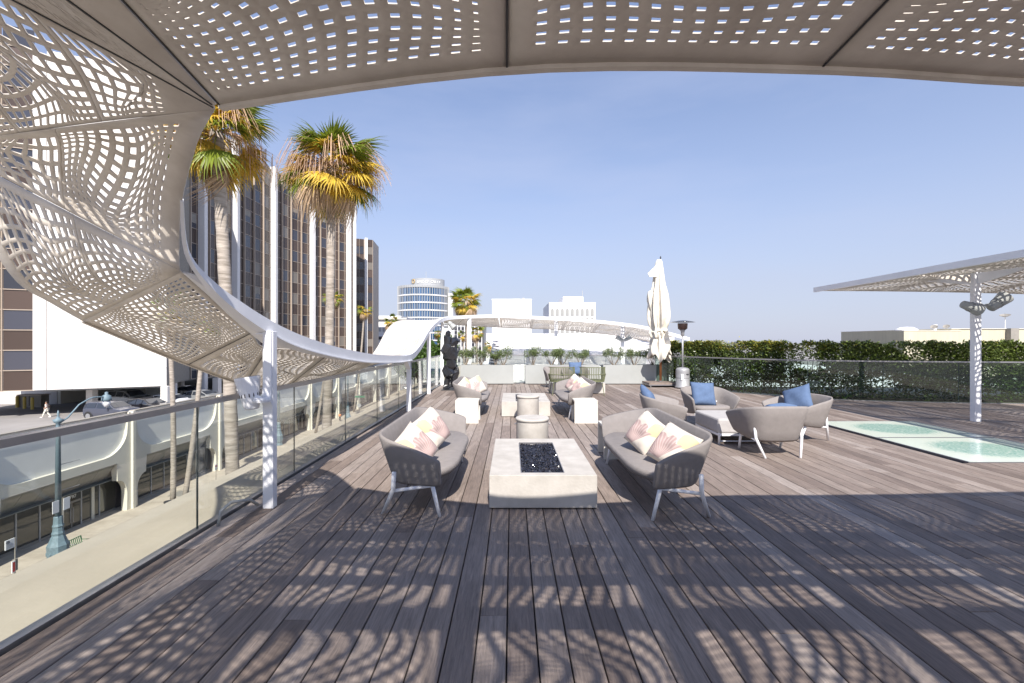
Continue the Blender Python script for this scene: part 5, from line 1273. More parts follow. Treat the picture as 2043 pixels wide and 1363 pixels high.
for (u_, w_, h_, d_, zb_, nm_) in ((1030, 14, 3.0, 113, 82.4, 'roof unit on the right half of the plain white cube'), (1045, 5, 5.5, 114, 82.4, 'small roof stack on the plain white cube')):
    k_ = 110/908; o = empty('roof_unit', ((u_-1021.5)*k_, d_, 1.6+zb_*k_), label=nm_, cat='roof unit'); b0 = 1.6+zb_*k_+.3
    MB().bb((u_-w_/2-1021.5)*k_, (u_+w_/2-1021.5)*k_, d_, d_+2, b0, b0+h_*k_).build('casing', 'far_grey', o); MB().bb((u_-w_/2.4-1021.5)*k_, (u_+w_/2.4-1021.5)*k_, d_-.05, d_-.01, b0+.1, b0+h_*k_*.8).build('louvre', 'coping', o)
for (u_, v0, v1, d_, nm_) in ((1162, 591, 580, 166, 'thin aerial on the penthouse of the arched building'), (850, 553, 542, 212, 'thin aerial on the curved bank building')):
    k_ = d_/908; o = empty('roof_aerial', ((u_-1021.5)*k_, d_, 1.6+(681.5-v0)*k_), label=nm_, cat='aerial'); MB().tube([((u_-1021.5)*k_, d_, 1.6+(681.5-v0-3)*k_), ((u_-1021.5)*k_, d_, 1.6+(681.5-v1)*k_)], .12, 5).build('mast', 'far_grey', o)
# white sloping roof; bars over a darker deck imitate canopy shadow lines
sr = empty('shadow_striped_roof', (2, 26, -1), label='white slatted sloping roof just behind the planter boxes', cat='roof')
def roofz(x, y): t = (y-18.1)/9.4; return -.10+1.85*t**1.15+.06*math.sin(x*.9)
mb = MB(); ny = 14; nx = 24
g_ = [[(-1.15+9.2*i/nx, 18.1+9.4*j/ny, roofz(-1.15+9.2*i/nx, 18.1+9.4*j/ny)-.07) for j in range(ny+1)] for i in range(nx+1)]
mb.add([p for r_ in g_ for p in r_], [(i*(ny+1)+j, (i+1)*(ny+1)+j, (i+1)*(ny+1)+j+1, i*(ny+1)+j+1) for i in range(nx) for j in range(ny)]); mb.build('roof_deck', 'metal', sr)
mb = MB()
for k in range(58):
    prev = None
    for j in range(16):
        t = j/15; y = 18.15+9.2*(1-t); x = -8.5+k*.29+t*8.2-1.1*math.sin(t*3+k*.03)
        if x < -1.1 or x > 8.0: prev = None; continue
        p = (x, y, roofz(x, y)+.0)
        if prev: mb.bar(prev, p, .19, .05)
        prev = p
mb.build('shadow_line_bars', 'far_white', sr, kind='stuff')
sheet('lower_roof', -2.6, 22, 17.52, 40, -.14, 'far_white')
# beige building on the right
K8 = 45/908
be = empty('beige_roof_building', ((1900-1021.5)*K8, 45, GZ), label='long beige flat-roofed building beyond the hedge', cat='building')
bl_ = [((1786-1021.5)*K8, 44), ((1897-1021.5)*K8, 44), ((1897-1021.5)*K8*1.36, 60), ((1786-1021.5)*K8*1.37, 60)]; MB().prism(bl_, GZ, 1.6+21*K8, 'z').build('wall', 'far_beige', be); MB().bb((1897-1021.5)*K8, 62, 45, 60, GZ, 1.6+25*K8).build('wall', 'far_beige', be)
MB().prism([(x, y-.05) for x, y in bl_], 1.6+21*K8+.002, 1.6+22*K8, 'z').build('coping', 'cream', be); MB().bb((1896.5-1021.5)*K8, 62.1, 44.9, 60, 1.6+25*K8, 1.6+26*K8).build('coping', 'cream', be)
MB().bb((2006-1021.5)*K8, (2022-1021.5)*K8, 44.5, 44.95, 1.6-8*K8, 1.6+26*K8).build('ladder_recess', 'coping', be)
def roofbit(prof, x, y, nm, lab, m='far_grey', cat='roof vent', tilt=None):
    o = empty(nm, (x, y, prof[0][1]), label=lab, cat=cat); b = MB().lathe(prof, (x, y, 0), 14)
    b.build('body', m, o); return o
z0 = 1.6+22*K8
roofbit([(.9, z0), (.9, z0+.12), (.55, z0+.34), (.05, z0+.38)], (1826-1021.5)*K8, 46, 'roof_skylight', 'low domed vent at the left end of the beige roof', 'far_white')
roofbit([(.16, z0), (.16, z0+.45), (.22, z0+.46), (.22, z0+.62)], (1883-1021.5)*K8, 46, 'roof_vent', 'white pipe vent on the beige roof', 'far_white')
def dish(x, y, z, r_, lab, up=.0, pole=.0):
    o = empty('satellite_dish', (x, y, z), label=lab, cat='satellite dish'); q_ = Vector((-.5, -.4, .75+up)).to_track_quat('Z', 'Y').to_matrix(); b = MB().lathe([(.01, 0), (r_*.5, .03*r_/.4), (r_, .14*r_/.4), (r_*.98, .16*r_/.4), (r_*.5, .06*r_/.4), (.01, .03)], (0, 0, 0), 20); b.v = [tuple(q_ @ Vector(v)+Vector((x, y, z))) for v in b.v]; b.build('dish', 'coping', o)
    MB().tube([(x, y, z-pole-.1), (x, y, z)], .04, 6).build('mast', 'far_white', o); MB().tube([Vector((x, y, z)), Vector((x, y, z))+q_ @ Vector((0, .02, r_*.9))], .02, 5).build('feed_arm', 'far_grey', o)
dish((1875-1021.5)*K8, 45.6, z0+.30, .30, 'small satellite dish left of the white pipe vent', pole=.3); dish((1900-1021.5)*K8, 45.6, z0+.35, .28, 'small satellite dish right of the white pipe vent', pole=.3)
dish((2012-1021.5)*K8, 45.3, 1.6+50*K8, .42, 'satellite dish on a tall mast over the beige building', up=1.2, pole=1.9)

# ================================================================== PALMS
def frond_mesh(kind, seed):
    """fan leaf on a stalk; local: stalk starts at the origin and runs along +X, Z up"""
    r_ = random.Random(seed); b = MB(); dead = kind == 'frond_d'; L = r_.uniform(.75, 1.0)
    droop = .55 if not dead else 1.0
    # stalk
    sp = [(L*t, 0, -.22*droop*t*t*L) for t in (0, .5, 1)]
    b.tube(sp, [.022, .014, .009], 4)
    tip = Vector(sp[-1]); n = 30
    for k in range(n):
        a = R(-105+210*k/(n-1))*(.55 if dead else 1); ln = (.95-.30*abs(math.sin(a*.5)))*r_.uniform(.85, 1.08); w_ = .036*r_.uniform(.8, 1.15)
        d = Vector((math.cos(a), math.sin(a), 0)); s_ = Vector((-d.y, d.x, 0)); prev = None; P = []
        dr = r_.uniform(.35, .75) if not dead else r_.uniform(1.1, 1.9)
        for t in (0, .45, .75, 1.0):
            p = tip+d*ln*(t-.22*dr*t**3)+Vector((0, 0, -dr*ln*(t**2.4)*.75-.18*droop*t)); ww = w_*(.35+1.5*t if t < .5 else 1.1*(1-t)+.05); P.append((p-s_*ww, p+Vector((0, 0, ww*.5)), p+s_*ww))
        for (a0, b0, c0), (a1, b1, c1) in zip(P, P[1:]):
            b.add([a0, b0, b1, a1], [(0, 1, 2, 3)]); b.add([b0, c0, c1, b1], [(0, 1, 2, 3)])
    me = b.mesh('frond', kind, fixn=False); return me
FR = {k: [frond_mesh(k, 10*j+i) for i in range(3)] for j, k in enumerate(('frond', 'frond_y', 'frond_d'))}
def straw_mesh(seed):
    r_ = random.Random(seed); b = MB()
    for k in range(26):
        a = r_.uniform(-.5, .5); l = r_.uniform(.5, 1.1); x0 = r_.uniform(.1, .8); p0 = Vector((x0, 0, .08*math.sin(x0*3))); p1 = p0+Vector((math.cos(a)*.35*l, math.sin(a)*.35*l, -.12*l)); p2 = p1+Vector((math.cos(a)*.10, math.sin(a)*.12, -.65*l)); w_ = .006
        for u, v in ((p0, p1), (p1, p2)): b.add([u+Vector((0, w_, 0)), u-Vector((0, w_, 0)), v-Vector((0, w_*.6, 0)), v+Vector((0, w_*.6, 0))], [(0, 1, 2, 3)]); b.add([u+Vector((w_, 0, 0)), u-Vector((w_, 0, 0)), v-Vector((w_*.6, 0, 0)), v+Vector((w_*.6, 0, 0))], [(0, 1, 2, 3)])
    b.tube([(0, 0, 0), (.4, 0, .1), (.85, 0, -.05)], [.02, .015, .008], 4)
    return b.mesh('flower_stalk', 'straw', fixn=False)
SM = [straw_mesh(i) for i in range(3)]
def palm(base, top, r_base, r_top, crown, label, near=True, seed=0, ngreen=16, nyel=10, ndead=16, nstraw=10, group='fan palms along the street'):
    r_ = random.Random(seed); base, top = Vector(base), Vector(top)
    o = empty('fan_palm', tuple(base), label=label, cat='palm tree', group=group)
    n = 60 if near else 10; pts = []; rs = []
    for k in range(n+1):
        t = k/n; p = base.lerp(top, t); bow = math.sin(t*math.pi)*(top-base).length*.012; pts.append(p+Vector((bow, 0, 0)))
        r0 = r_base+(r_top-r_base)*t; rs.append(r0*(1+(.035*((k % 2)*2-1) if near else 0))*(1.15 if t > .97 else 1))
    MB().tube(pts, rs, 14 if near else 8).build('trunk', 'palm_trunk', o, smooth=True)
    loc0 = top-base; items = [('frond', ngreen, -.8, 1.35), ('frond_y', nyel, -1.0, .7), ('frond_d', ndead, -1.25, -.35)]
    if near:
        for kind, cnt, e0, e1 in items:
            for k in range(cnt):
                az_ = r_.uniform(0, 6.283) if kind != 'frond' else 6.283*k/cnt+r_.uniform(-.2, .2)
                el_ = r_.uniform(e0, e1); s = crown/1.62*r_.uniform(.85, 1.1)
                f = obj_from(r_.choice(FR[kind]), 'frond' if kind != 'frond_d' else 'dead_frond', o, loc0+Vector((0, 0, r_.uniform(-.25, .1)*crown*.4)), (r_.uniform(-.4, .4), -el_, az_), (s, s, s))
        for k in range(nstraw):
            s = crown/1.25*r_.uniform(.8, 1.1); obj_from(r_.choice(SM), 'flower_stalk', o, loc0, (0, -r_.uniform(-.2, .7), r_.uniform(0, 6.28)), (s, s, s))
    else:
        cm = {k: ([], []) for k in ('frond', 'frond_y', 'frond_d')}
        for kind, cnt, e0, e1 in items:
            V, F = cm[kind]
            for k in range(int(cnt)):
                me = r_.choice(FR[kind]); s = crown/1.75*r_.uniform(.85, 1.1)
                M_ = Matrix.Translation(loc0+Vector((0, 0, r_.uniform(-.2, .1)*crown*.4))) @ Euler((r_.uniform(-.4, .4), -r_.uniform(e0, e1), r_.uniform(0, 6.28))).to_matrix().to_4x4() @ Matrix.Scale(s, 4)
                kk = len(V); V += [tuple(M_ @ v.co) for v in me.vertices]; F += [tuple(i+kk for i in p.vertices) for p in me.polygons]
        for kind, nm in (('frond', 'green_crown'), ('frond_y', 'yellow_fronds'), ('frond_d', 'dead_skirt')):
            V, F = cm[kind]
            if V: q = MB(); q.v = V; q.f = F; me = q.mesh(nm, kind, fixn=False); q = obj_from(me, nm, o); q['kind'] = 'stuff'
    return o
def up(u, v, d): return ((u-1021.5)*d/908, d, 1.6+(681.5-v)*d/908)
def gb_(u, v): d = 16.1*908/(v-681.5); return ((u-1021.5)*d/908, d, GZ)
palm((-8.3, 13.5, GZ), up(432, 262, 13.5), .21, .16, 1.75, 'nearest tall fan palm with its crown cut by the canopy edge', seed=3, ngreen=22, nyel=26, ndead=2, nstraw=14)
palm((-8.4, 18.6, GZ), up(661, 335, 18.5), .22, .15, 2.1, 'second tall fan palm, right of the nearest one, with a shaggy straw crown', seed=5, ngreen=24, nyel=30, ndead=4, nstraw=24)
b1 = gb_(345, 1011); b2 = gb_(367, 1007)
palm(b1, up(336, 620, b1[1]), .25, .2, 2.2, 'thin upright palm on the far sidewalk seen through the canopy holes', False, 7, 14, 10, 10)
palm(b2, up(408, 640, b2[1]+1), .25, .2, 2.1, 'thin palm leaning right from the same spot on the far sidewalk', False, 8, 14, 10, 10)
palm(up(630, 760, 80)[:2]+(GZ,), up(664, 592, 80), .26, .2, 2.1, 'small-looking palm in front of the dark tower, just right of the thick trunk', False, 9, 14, 12, 14)
palm(up(706, 700, 104)[:2]+(GZ,), up(727, 618, 104), .26, .2, 2.1, 'leaning palm in front of the right edge of the tower wing', False, 10, 14, 12, 14)
palm(up(775, 700, 118)[:2]+(GZ,), up(781, 641, 118), .26, .2, 2.6, 'short-crowned palm left of the curved bank building', False, 11, 14, 12, 14)
palm((-7.0, 69, GZ), up(930, 600, 69), .35, .25, 2.9, 'big bushy palm crown rising over the white arch of the canopy', False, 12, 26, 18, 20)
for i, (u, v, d, rr_, lb_) in enumerate(((874, 664, 90, 1.0, 'small orange-green palm crown under the arch, left of the sculpture'), (924, 668, 95, 1.1, 'slim palm under the arch right of the sculpture'), (950, 662, 85, 1.5, 'palm under the arch in front of the gridded office'), (978, 690, 80, 1.0, 'low palm at the right edge of the gridded office'))):
    palm(up(u, v, d)[:2]+(GZ,), up(u, v, d), .18, .14, rr_*1.3, lb_, False, 20+i, 12, 10, 8)
# round street trees behind the left corner of the deck
def tree(x, y, zc, r_, label, seed, n=9000, leaf=.16):
    o = empty('street_tree', (x, y, GZ), label=label, cat='tree', group='round green street trees'); rr = random.Random(seed)
    m_ = MB(); m_.tube([(x, y, GZ), (x+.1, y, (GZ+zc)/2), (x, y, zc)], [.28, .22, .12], 8)
    for k in range(6):
        a = k*1.05; m_.tube([(x, y, zc-r_*.9), (x+math.cos(a)*r_*.35, y+math.sin(a)*r_*.35, zc-r_*.2), (x+math.cos(a)*r_*.7, y+math.sin(a)*r_*.7, zc+r_*.2)], [.09, .06, .03], 5)
    m_.build('trunk', 'bark', o)
    bl = [(x+rr.uniform(-1, 1)*r_*.62, y+rr.uniform(-1, 1)*r_*.62, zc+rr.uniform(-.55, .5)*r_, rr.uniform(.3, .52)*r_) for _ in range(16)]
    leaves(n, blob_fn(bl, .25), leaf, 'tree', 'crown', o, kind='stuff', seed=seed, aspect=.6)
tree(*up(838, 722, 27), 1.35, 'round green street tree crown below the arch, left one', 31)
tree(*up(872, 710, 29), 1.5, 'round green street tree crown behind the corner of the railing', 32)
tree(*up(600, 700, 140), 3, 'far green tree at the end of the street', 33, 4000, .3)

# ================================================================== STREET FURNITURE
def street_lamp(x, y, label, H=10.6, sgn=1):
    o = empty('street_lamp', (x, y, GZ), label=label, cat='street lamp', group='blue-green cast iron street lamps')
    oct_ = lambda s: [(x+s*math.cos(R(22.5+45*k)), y+s*math.sin(R(22.5+45*k))) for k in range(8)]
    MB().lathe([(.62, 0), (.62, .12), (.52, .2), (.50, .45), (.58, .6), (.60, 1.2), (.62, 1.5), (.50, 1.75), (.40, 2.05), (.33, 2.2), (.36, 2.35), (.30, 2.5), (.29, 2.75), (.33, 2.85), (.27, 3.0), (.25, 3.5), (.22, 3.55)], (x, y, GZ), 8).build('cast_base', 'verdigris', o)
    for k in range(8): a = R(45*k); MB().ico((x+.56*math.cos(a), y+.56*math.sin(a), GZ+.95), (.09, .09, .2), sub=1).build('ornament', 'verdigris', o)
    MB().lathe([(.19, 3.5), (.13, H-.9), (.18, H-.8), (.13, H-.7), (.12, H-.4), (.24, H-.3), (.30, H-.1), (.14, H-.05), (.05, H+.15), (.08, H+.3), (.02, H+.55)], (x, y, GZ), 14).build('pole', 'verdigris', o, smooth=True)
    arm = [(x+.02, y, GZ+H-.45)]+[(x+.02, y+sgn*s*.0, 0) for s in ()]
    pts = [Vector((x, y, GZ+H-.45)), Vector((x, y+sgn*.7, GZ+H-.1)), Vector((x, y+sgn*1.6, GZ+H+.75)), Vector((x, y+sgn*2.6, GZ+H+1.15)), Vector((x, y+sgn*3.5, GZ+H+1.1)), Vector((x, y+sgn*3.9, GZ+H+1.0))]
    pts = [Vector(p) for p in resample([tuple(p) for p in pts], 12)]
    MB().tube(pts, .055, 8).build('arm', 'verdigris', o, smooth=True)
    e = pts[-1]; MB().lathe([(.05, .45), (.12, .40), (.10, .25), (.30, .12), (.32, -.1), (.34, -.25), (.26, -.27)], tuple(e), 14).build('lantern_hood', 'verdigris', o, smooth=True)
    MB().lathe([(.25, -.27), (.27, -.5), (.14, -.75), (.02, -.8)], tuple(e), 14).build('lamp_glass', 'far_white', o, smooth=True)
    for z in (H*.83-1.6, H*.52-.2): MB().tube([(x, y, GZ+z), (x+1.2*0+.05, y+1.6, GZ+z)], .025, 5).build('banner_arm', 'steel', o)
    return o
L0 = gb_(116, 1128)
street_lamp(L0[0], L0[1], 'nearest blue-green cast iron street lamp with a curved arm, beside the bench')
o = bpy.data.objects['street_lamp']; 
for s in (-.62, .18): MB().bb(L0[0]+.2, L0[0]+.23, L0[1]+s, L0[1]+s+.46, GZ+3.9, GZ+4.75).build('notice_board', 'far_white', o)
L1 = gb_(556, 888); street_lamp(L1[0], L1[1], 'blue-green street lamp partly hidden by the first white canopy column')
L2 = gb_(694, 846); street_lamp(L2[0], L2[1], 'blue-green street lamp right of the second palm trunk, seen through the railing glass')
# bench
bx0, by0 = gb_(146, 1105)[:2]; bo = empty('street_bench', (bx0, by0, GZ), label='green slatted metal bench beside the nearest street lamp', cat='bench')
for s in range(14): MB().tube([(bx0-.22, by0-.95+s*.146, GZ+.45), (bx0-.30, by0-.95+s*.146, GZ+.68), (bx0-.36, by0-.95+s*.146, GZ+.95)], .028, 5).build('back_bar', 'green_metal', bo)
for s in range(14): MB().tube([(bx0+.30, by0-.95+s*.146, GZ+.44), (bx0+.05, by0-.95+s*.146, GZ+.46), (bx0-.22, by0-.95+s*.146, GZ+.45)], .028, 5).build('seat_bar', 'green_metal', bo)
MB().tube([(bx0-.36, by0-1.0, GZ+.96), (bx0-.36, by0+1.0, GZ+.96)], .03, 6).build('top_rail', 'green_metal', bo); MB().tube([(bx0+.32, by0-1.0, GZ+.44), (bx0+.32, by0+1.0, GZ+.44)], .03, 6).build('front_rail', 'green_metal', bo); MB().tube([(bx0-.22, by0-1.0, GZ+.45), (bx0-.22, by0+1.0, GZ+.45)], .03, 6).build('rear_rail', 'green_metal', bo)
for s in (-1, 0, 1): MB().tube([(bx0-.36, by0+s, GZ+.95), (bx0-.30, by0+s, GZ+.68), (bx0+.28, by0+s, GZ+.70), (bx0+.34, by0+s, GZ+.62), (bx0+.32, by0+s, GZ+.44)], .028, 6).build('armrest', 'green_metal' if s else 'steel', bo)
for s in (-.95, .95):
    for t in (-.28, .30): MB().tube([(bx0+t, by0+s, GZ+.45), (bx0+t*1.1, by0+s, GZ)], .028, 6).build('leg', 'green_metal', bo)
# bus stop sign
x, y, _ = gb_(30, 1175); o = empty('bus_stop_sign', (x, y, GZ), label='white bus stop sign on a thin pole at the left edge', cat='sign')
MB().tube([(x, y, GZ), (x, y, GZ+3.35)], .035, 8).build('pole', 'coping', o); MB().bb(x-.03, x+.02, y-.58, y-.04, GZ+2.75, GZ+3.35).build('sign_panel', 'letter', o)
MB().tube([(x+.03, y-.44+.085*math.cos(t), GZ+3.20+.085*math.sin(t)) for t in [k*.449 for k in range(15)]], .014, 5).build('ring_logo', 'ink', o)
text('logo_letter', 'M', .11, (x+.03, y-.44, GZ+3.20), (R(90), 0, R(90)), 'ink', o, .003)
for k in range(4): MB().bb(x+.021, x+.026, y-.52, y-.10-.05*(k % 2), GZ+2.83+.065*k, GZ+2.855+.065*k).build('text_line', 'far_grey', o)
MB().bb(x-.02, x+.03, y-.20, y+.02, GZ+1.1, GZ+1.85).build('parking_plate', 'letter', o); MB().bb(x+.031, x+.034, y-.17, y-.02, GZ+1.16, GZ+1.79).build('red_print', 'red', o); MB().bb(x-.16, x-.03, y-.02, y+.20, GZ+1.15, GZ+1.9).build('side_box', 'coping', o)
# trash bin
x, y, _ = gb_(336, 1020); o = empty('litter_bin', (x, y, GZ), label='dark round litter bin at the foot of the two thin palms', cat='bin'); MB().lathe([(.28, 0), (.34, .05), (.36, .85), (.38, .88), (.38, .94), (.30, .97), (.2, .9)], (x, y, GZ), 16).build('body', 'darkmetal', o)
MB().lathe([(.365, .30), (.372, .31), (.372, .34), (.365, .35)], (x, y, GZ), 16).build('band', 'far_grey', o)
# blue mailbox-like bin
x, y, _ = gb_(648, 870); o = empty('blue_street_box', (x, y, GZ), label='small round-topped blue box on the far sidewalk', cat='mailbox'); MB().prism([(y-.3, GZ), (y+.3, GZ), (y+.3, GZ+.95)]+[(y+.3*math.cos(t), GZ+.95+.3*math.sin(t)) for t in [R(a) for a in (30, 60, 90, 120, 150)]]+[(y-.3, GZ+.95)], x-.3, x+.3, 'x').build('body', 'blue', o); MB().bb(x+.301, x+.31, y-.16, y+.16, GZ+.55, GZ+.78).build('label_plate', 'letter', o)
# street name sign
x, y, _ = gb_(717, 838); o = empty('street_name_sign', (x, y, GZ), label='green street name plate on a grey pole right of the second palm', cat='sign'); MB().tube([(x, y, GZ), (x, y, GZ+5.2)], .07, 8).build('pole', 'metal', o); MB().lathe([(.3, 0), (.25, .5), (.1, .6)], (x, y, GZ), 10).build('base', 'metal', o); MB().bb(x-.9, x+1.1, y-.03, y+.03, GZ+4.6, GZ+4.95).build('name_plate', 'green_sign', o); MB().prism([(x+.42*math.cos(R(45*k+22)), GZ+3.0+.42*math.sin(R(45*k+22))) for k in range(8)], y-.1, y-.06, 'y').build('round_sign', 'far_grey', o)
x, y, _ = gb_(431, 974); o = empty('parking_sign', (x, y, GZ), label='small white sign with a red mark on a thin pole near the near palm trunk', cat='sign'); MB().tube([(x, y, GZ), (x, y, GZ+2.6)], .03, 6).build('pole', 'coping', o); MB().bb(x-.02, x+.02, y-.22, y+.22, GZ+2.0, GZ+2.6).build('sign_panel', 'letter', o); MB().bb(x+.021, x+.024, y-.15, y+.15, GZ+2.35, GZ+2.5).build('red_mark', 'red', o)
q = MB()
for (u, v) in ((362, 985),): x, y, _ = gb_(u, v); q.bb(x-.9, x+.9, y-.9, y+.9, GZ+.005, GZ+.012)
q.build('tree_grate', 'coping', label='square tree grate by the two thin palms', cat='grate')

# ================================================================== CARS
def car(x, y, rz, paint, label, kind='hatch'):
    """local: nose along +X, z = 0 on the ground"""
    o = empty('parked_car', (0, 0, 0))
    P = {'hatch': ([(-1.85, .45, .75, .80), (-1.80, .30, .88, 1.30), (-1.55, .25, .92, 1.42), (-.6, .22, .93, 1.45), (.35, .22, .93, 1.40), (1.0, .22, .93, .97), (1.7, .26, .86, .90), (1.88, .42, .70, .72)], 1.45, .85),
         'sedan': ([(-2.35, .45, .78, .80), (-2.25, .30, .92, .98), (-1.65, .25, .95, 1.06), (-.95, .22, .95, 1.36), (-.1, .22, .94, 1.44), (.55, .22, .93, 1.36), (1.25, .22, .92, .97), (2.1, .28, .80, .86), (2.35, .42, .62, .64)], 1.44, .92),
         'suv': ([(-2.3, .50, .95, 1.0), (-2.2, .35, 1.02, 1.45), (-1.8, .3, 1.05, 1.63), (-.5, .28, 1.05, 1.68), (.4, .28, 1.04, 1.60), (1.15, .28, 1.03, 1.10), (2.05, .32, .95, 1.0), (2.3, .48, .75, .8)], 1.68, .96)}[kind]
    st_, H, w_ = P; vs = []; ns = 9
    def prof(i):
        X, zb, zm, zt = st_[i]; e = .88 if i in (0, len(st_)-1) else 1.0; W = w_*e; cab = zt-zm > .2; tw_ = W*(.74 if cab else .90)
        return [(X, -W*.93, zb), (X, -W, (zb+zm)/2), (X, -W*.97, zm), (X, -tw_, zt), (X, 0, zt+.03), (X, tw_, zt), (X, W*.97, zm), (X, W, (zb+zm)/2), (X, W*.93, zb)]
    for i in range(len(st_)): vs += prof(i)
    m = len(st_); fs = [(i*ns+k, (i+1)*ns+k, (i+1)*ns+k+1, i*ns+k+1) for i in range(m-1) for k in range(ns-1)]+[(i*ns+ns-1, (i+1)*ns+ns-1, (i+1)*ns, i*ns) for i in range(m-1)]+[tuple(range(ns)), tuple(reversed(range((m-1)*ns, m*ns)))]
    b_ = MB().add(vs, fs).build('body', paint, o, smooth=False); 
    bv = b_.modifiers.new('bevel', 'BEVEL'); bv.width = .05; bv.segments = 2
    cabs = [i for i in range(m) if st_[i][3]-st_[i][2] > .2]
    i0, i1 = cabs[0]-1, cabs[-1]+1
    def off(p, s): return (p[0], p[1]+s*.012, p[2]+.006)
    for s, (ka, kb) in ((-1, (2, 3)), (1, (6, 5))):
        for i in range(max(cabs[0]-(kind == 'sedan'), 0), cabs[-1]+1):
            if i+1 >= m: continue
            a, b, c, d = prof(i)[ka], prof(i+1)[ka], prof(i+1)[kb], prof(i)[kb]
            def lp(p, q_, t): return tuple(p[k]+(q_[k]-p[k])*t for k in range(3))
            A, D_ = lp(a, d, .12), lp(a, d, .84); B, C = lp(b, c, .12), lp(b, c, .84)
            t0 = .06; A, B, C, D_ = lp(A, B, t0), lp(B, A, t0), lp(C, D_, t0), lp(D_, C, t0)
            V = [off(p, s) for p in (A, B, C, D_)]; MB().add(V+[(p[0], p[1]+s*.012, p[2]) for p in V], [(0, 1, 2, 3), (4, 7, 6, 5), (0, 4, 5, 1), (1, 5, 6, 2), (2, 6, 7, 3), (3, 7, 4, 0)]).build('side_window', 'car_glass', o)
    for (i, j, nm) in ((i1-1, i1, 'windscreen'), (i0 if i0 >= 0 else 0, cabs[0] if i0 >= 0 else 1, 'rear_window')):
        p, q_ = prof(i), prof(j); lift = .02
        def lp(a, b, t): return tuple(a[k]+(b[k]-a[k])*t for k in range(3))
        if nm == 'rear_window' and kind == 'sedan': p, q_ = prof(i0), prof(cabs[0])
        A, B, C, D_ = lp(p[3], p[5], .06), lp(p[3], p[5], .94), lp(q_[3], q_[5], .06), lp(q_[3], q_[5], .94)
        A2, C2 = lp(A, C, .08), lp(A, C, .92); B2, D2 = lp(B, D_, .08), lp(B, D_, .92)
        V = [(v[0], v[1], v[2]+lift+.02) for v in (A2, B2, D2, C2)]; V2 = [(v[0], v[1], v[2]-.03) for v in V]
        MB().add(V+V2, [(0, 1, 2, 3), (4, 7, 6, 5), (0, 4, 5, 1), (1, 5, 6, 2), (2, 6, 7, 3), (3, 7, 4, 0)]).build(nm, 'car_glass', o)
    L_ = st_[-1][0]
    for sx in (-L_*.68, L_*.70):
        for sy in (-1, 1):
            wv = MB().prism([(sx+.33*math.cos(R(a)), .33+.33*math.sin(R(a))) for a in range(0, 360, 20)], sy*w_*.80, sy*(w_+.015), 'y').build('wheel', 'tyre', o)
            MB().prism([(sx+.22*math.cos(R(a)), .33+.22*math.sin(R(a))) for a in range(0, 360, 20)], sy*(w_+.016), sy*(w_+.03), 'y').build('rim', 'rim', wv)
            MB().prism([(sx+.40*math.cos(R(a)), .33+.40*math.sin(R(a))) for a in range(-10, 200, 15)], sy*(w_*.82), sy*(w_+.005), 'y').build('wheel_arch', 'darkmetal', o)
    for sy in (-1, 1):
        MB().box((L_-.10, sy*w_*.66, st_[-1][2]-.02), (.12, .34, .14)).build('headlight', 'letter', o); MB().box((-L_+.06, sy*w_*.70, st_[0][2]-.02), (.10, .28, .16)).build('tail_light', 'red', o)
        MB().box((.62 if kind != 'suv' else .75, sy*(w_+.09), st_[3][2]+.06), (.12, .17, .11)).build('wing_mirror', paint, o)
    MB().box((L_-.02, 0, .42), (.06, w_*1.1, .16)).build('grille', 'darkmetal', o)
    o.location = (x, y, -6.7); o.scale = (1.3, 1.3, 1.3); o.rotation_euler = (0, 0, R(rz)); return tag(o, label, 'car', 'cars parked on the upper parking deck')
MT['car_navy'] = mat('slate_blue_car_paint', (.06, .065, .09), .3, coat=.6); MT['car_black'] = mat('black_car_paint', (.015, .015, .02), .2, coat=.8)
MT['car_silver'] = mat('silver_car_paint', (.42, .43, .43), .3, metal=.5, coat=.5); MT['car_white'] = mat('white_car_paint', (.75, .76, .78), .3, coat=.6)
def lotp(u, v): d = 8.3*908/(v-681.5); return (u-1021.5)*d/908, d
for (u, v, rz, paint, label, kind) in ((224, 836, -8, 'car_navy', 'slate blue hatchback parked nearest the parapet', 'hatch'), (292, 826, -12, 'car_black', 'black sedan between the blue hatchback and the white sedan', 'sedan'),
                                       (258, 812, -12, 'car_silver', 'silver estate car behind the black sedan', 'suv'), (338, 816, -10, 'car_white', 'white sedan right of the black sedan', 'sedan'), (395, 806, 172, 'car_silver', 'silver sedan with red tail lights by the leaning palm trunk', 'sedan'),
                                       (385, 795, -10, 'car_black', 'black car in the dark behind the silver sedan', 'sedan'), (495, 788, 170, 'car_white', 'white car half hidden by the near palm trunk and the floodlight', 'suv')):
    x, y = lotp(u, v); car(x, y, rz, paint, label, kind)

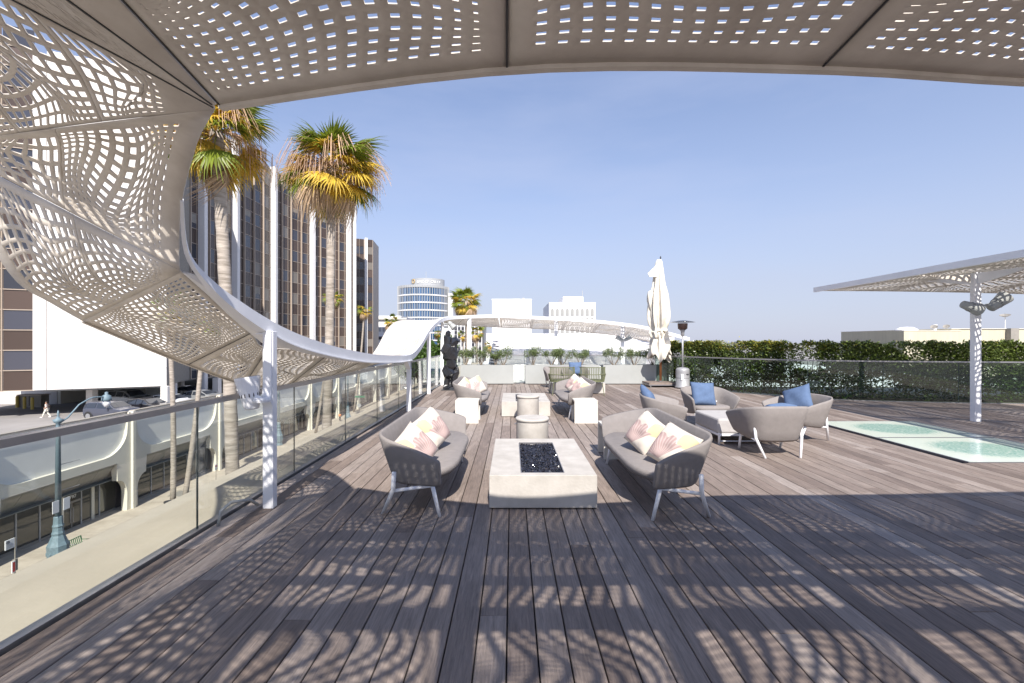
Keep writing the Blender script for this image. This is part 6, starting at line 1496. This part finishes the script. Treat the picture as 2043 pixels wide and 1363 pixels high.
# ================================================================== PEOPLE
def person(x, y, z, rz, label, top, trousers, stride=.30):
    o = empty('person', (x, y, z), R(rz), label=label, cat='person')
    J = {'pel': (0, 0, .93), 'sp': (0, 0, 1.15), 'ch': (.02, 0, 1.36), 'nk': (.02, 0, 1.50), 'hd': (.04, 0, 1.60), 'ht': (.04, 0, 1.72),
         'hl': (0, .10, .90), 'kl': (stride*.55, .11, .50), 'al': (stride, .11, .10), 'tl': (stride+.15, .11, .05), 'hr': (0, -.10, .90), 'kr': (-.02, -.11, .50), 'ar': (-stride, -.11, .12), 'tr': (-stride+.13, -.11, .04),
         'sl': (.02, .19, 1.42), 'el': (-.10, .24, 1.15), 'wl': (.08, .22, .98), 'fl': (.14, .20, .92), 'sr': (.02, -.19, 1.42), 'er': (.06, -.24, 1.16), 'wr': (.24, -.18, 1.10), 'fr': (.31, -.16, 1.11)}
    rad = {'pel': .14, 'sp': .125, 'ch': .145, 'nk': .055, 'hd': .088, 'ht': .075, 'hl': .095, 'kl': .062, 'al': .042, 'tl': .04, 'hr': .095, 'kr': .062, 'ar': .042, 'tr': .04, 'sl': .065, 'el': .042, 'wl': .03, 'fl': .035, 'sr': .065, 'er': .042, 'wr': .03, 'fr': .035}
    E = [('pel', 'sp'), ('sp', 'ch'), ('ch', 'nk'), ('nk', 'hd'), ('hd', 'ht'), ('pel', 'hl'), ('hl', 'kl'), ('kl', 'al'), ('al', 'tl'), ('pel', 'hr'), ('hr', 'kr'), ('kr', 'ar'), ('ar', 'tr'), ('ch', 'sl'), ('sl', 'el'), ('el', 'wl'), ('wl', 'fl'), ('ch', 'sr'), ('sr', 'er'), ('er', 'wr'), ('wr', 'fr')]
    ks = list(J); 
    def skin(name, keys, grow, m):
        kk = [k for k in ks if k in keys]; ed = [(kk.index(a), kk.index(b)) for a, b in E if a in kk and b in kk]
        me = bpy.data.meshes.new(name); me.from_pydata([J[k] for k in kk], ed, []); ob = bpy.data.objects.new(name, me); col.objects.link(ob); ob.parent = o
        ob.modifiers.new('skin', 'SKIN'); 
        for i_, k in enumerate(kk): me.skin_vertices[0].data[i_].radius = (rad[k]+grow, rad[k]+grow)
        me.skin_vertices[0].data[0].use_root = True
        s_ = ob.modifiers.new('sub', 'SUBSURF'); s_.levels = 1; s_.render_levels = 2; me.materials.append(MT[m]); return ob
    skin('body', ks, 0, 'skin'); skin('shirt', ['sp', 'ch', 'sl', 'el', 'sr', 'er', 'pel'], .016, top); skin('trousers', ['pel', 'hl', 'kl', 'al', 'hr', 'kr', 'ar'], .018, trousers)
    MB().ico((.02, 0, 1.70), (.105, .095, .09), sub=2).build('hair', 'hair', o, smooth=True, loc=(0, 0, 0))
    for s, k in ((1, 'tl'), (-1, 'tr')): j = J[k]; MB().ico((j[0]-.05, j[1], .045), (.14, .05, .05), sub=2).build('shoe', 'far_white', o, smooth=True, loc=(0, 0, 0))
    return o
x, y = lotp(93, 833); person(x, y, -6.7, -160, 'person in pale clothes walking across the parking deck with a dark bag', 'shirt', 'cream')
o_ = bpy.data.objects['person']; MB().ico((-.20, -.05, 1.22), (.10, .12, .17), sub=2).build('backpack', 'hair', o_, loc=(0, 0, 0))
x, y, _ = gb_(678, 841); person(x, y, GZ, 100, 'person in an orange top walking on the far sidewalk', 'orange', 'hair')

for k, (u, v) in enumerate(((250, 1052), (30, 1200))):
    x, y, _ = gb_(u, v); MB().lathe([(.01, 0), (.42, 0), (.42, .012), (.01, .014)], (x, y, GZ), 18).build('utility_cover', 'coping', label=('round metal cover in the sidewalk near the shop pier', 'round metal cover in the sidewalk by the bus stop sign')[k], cat='cover')
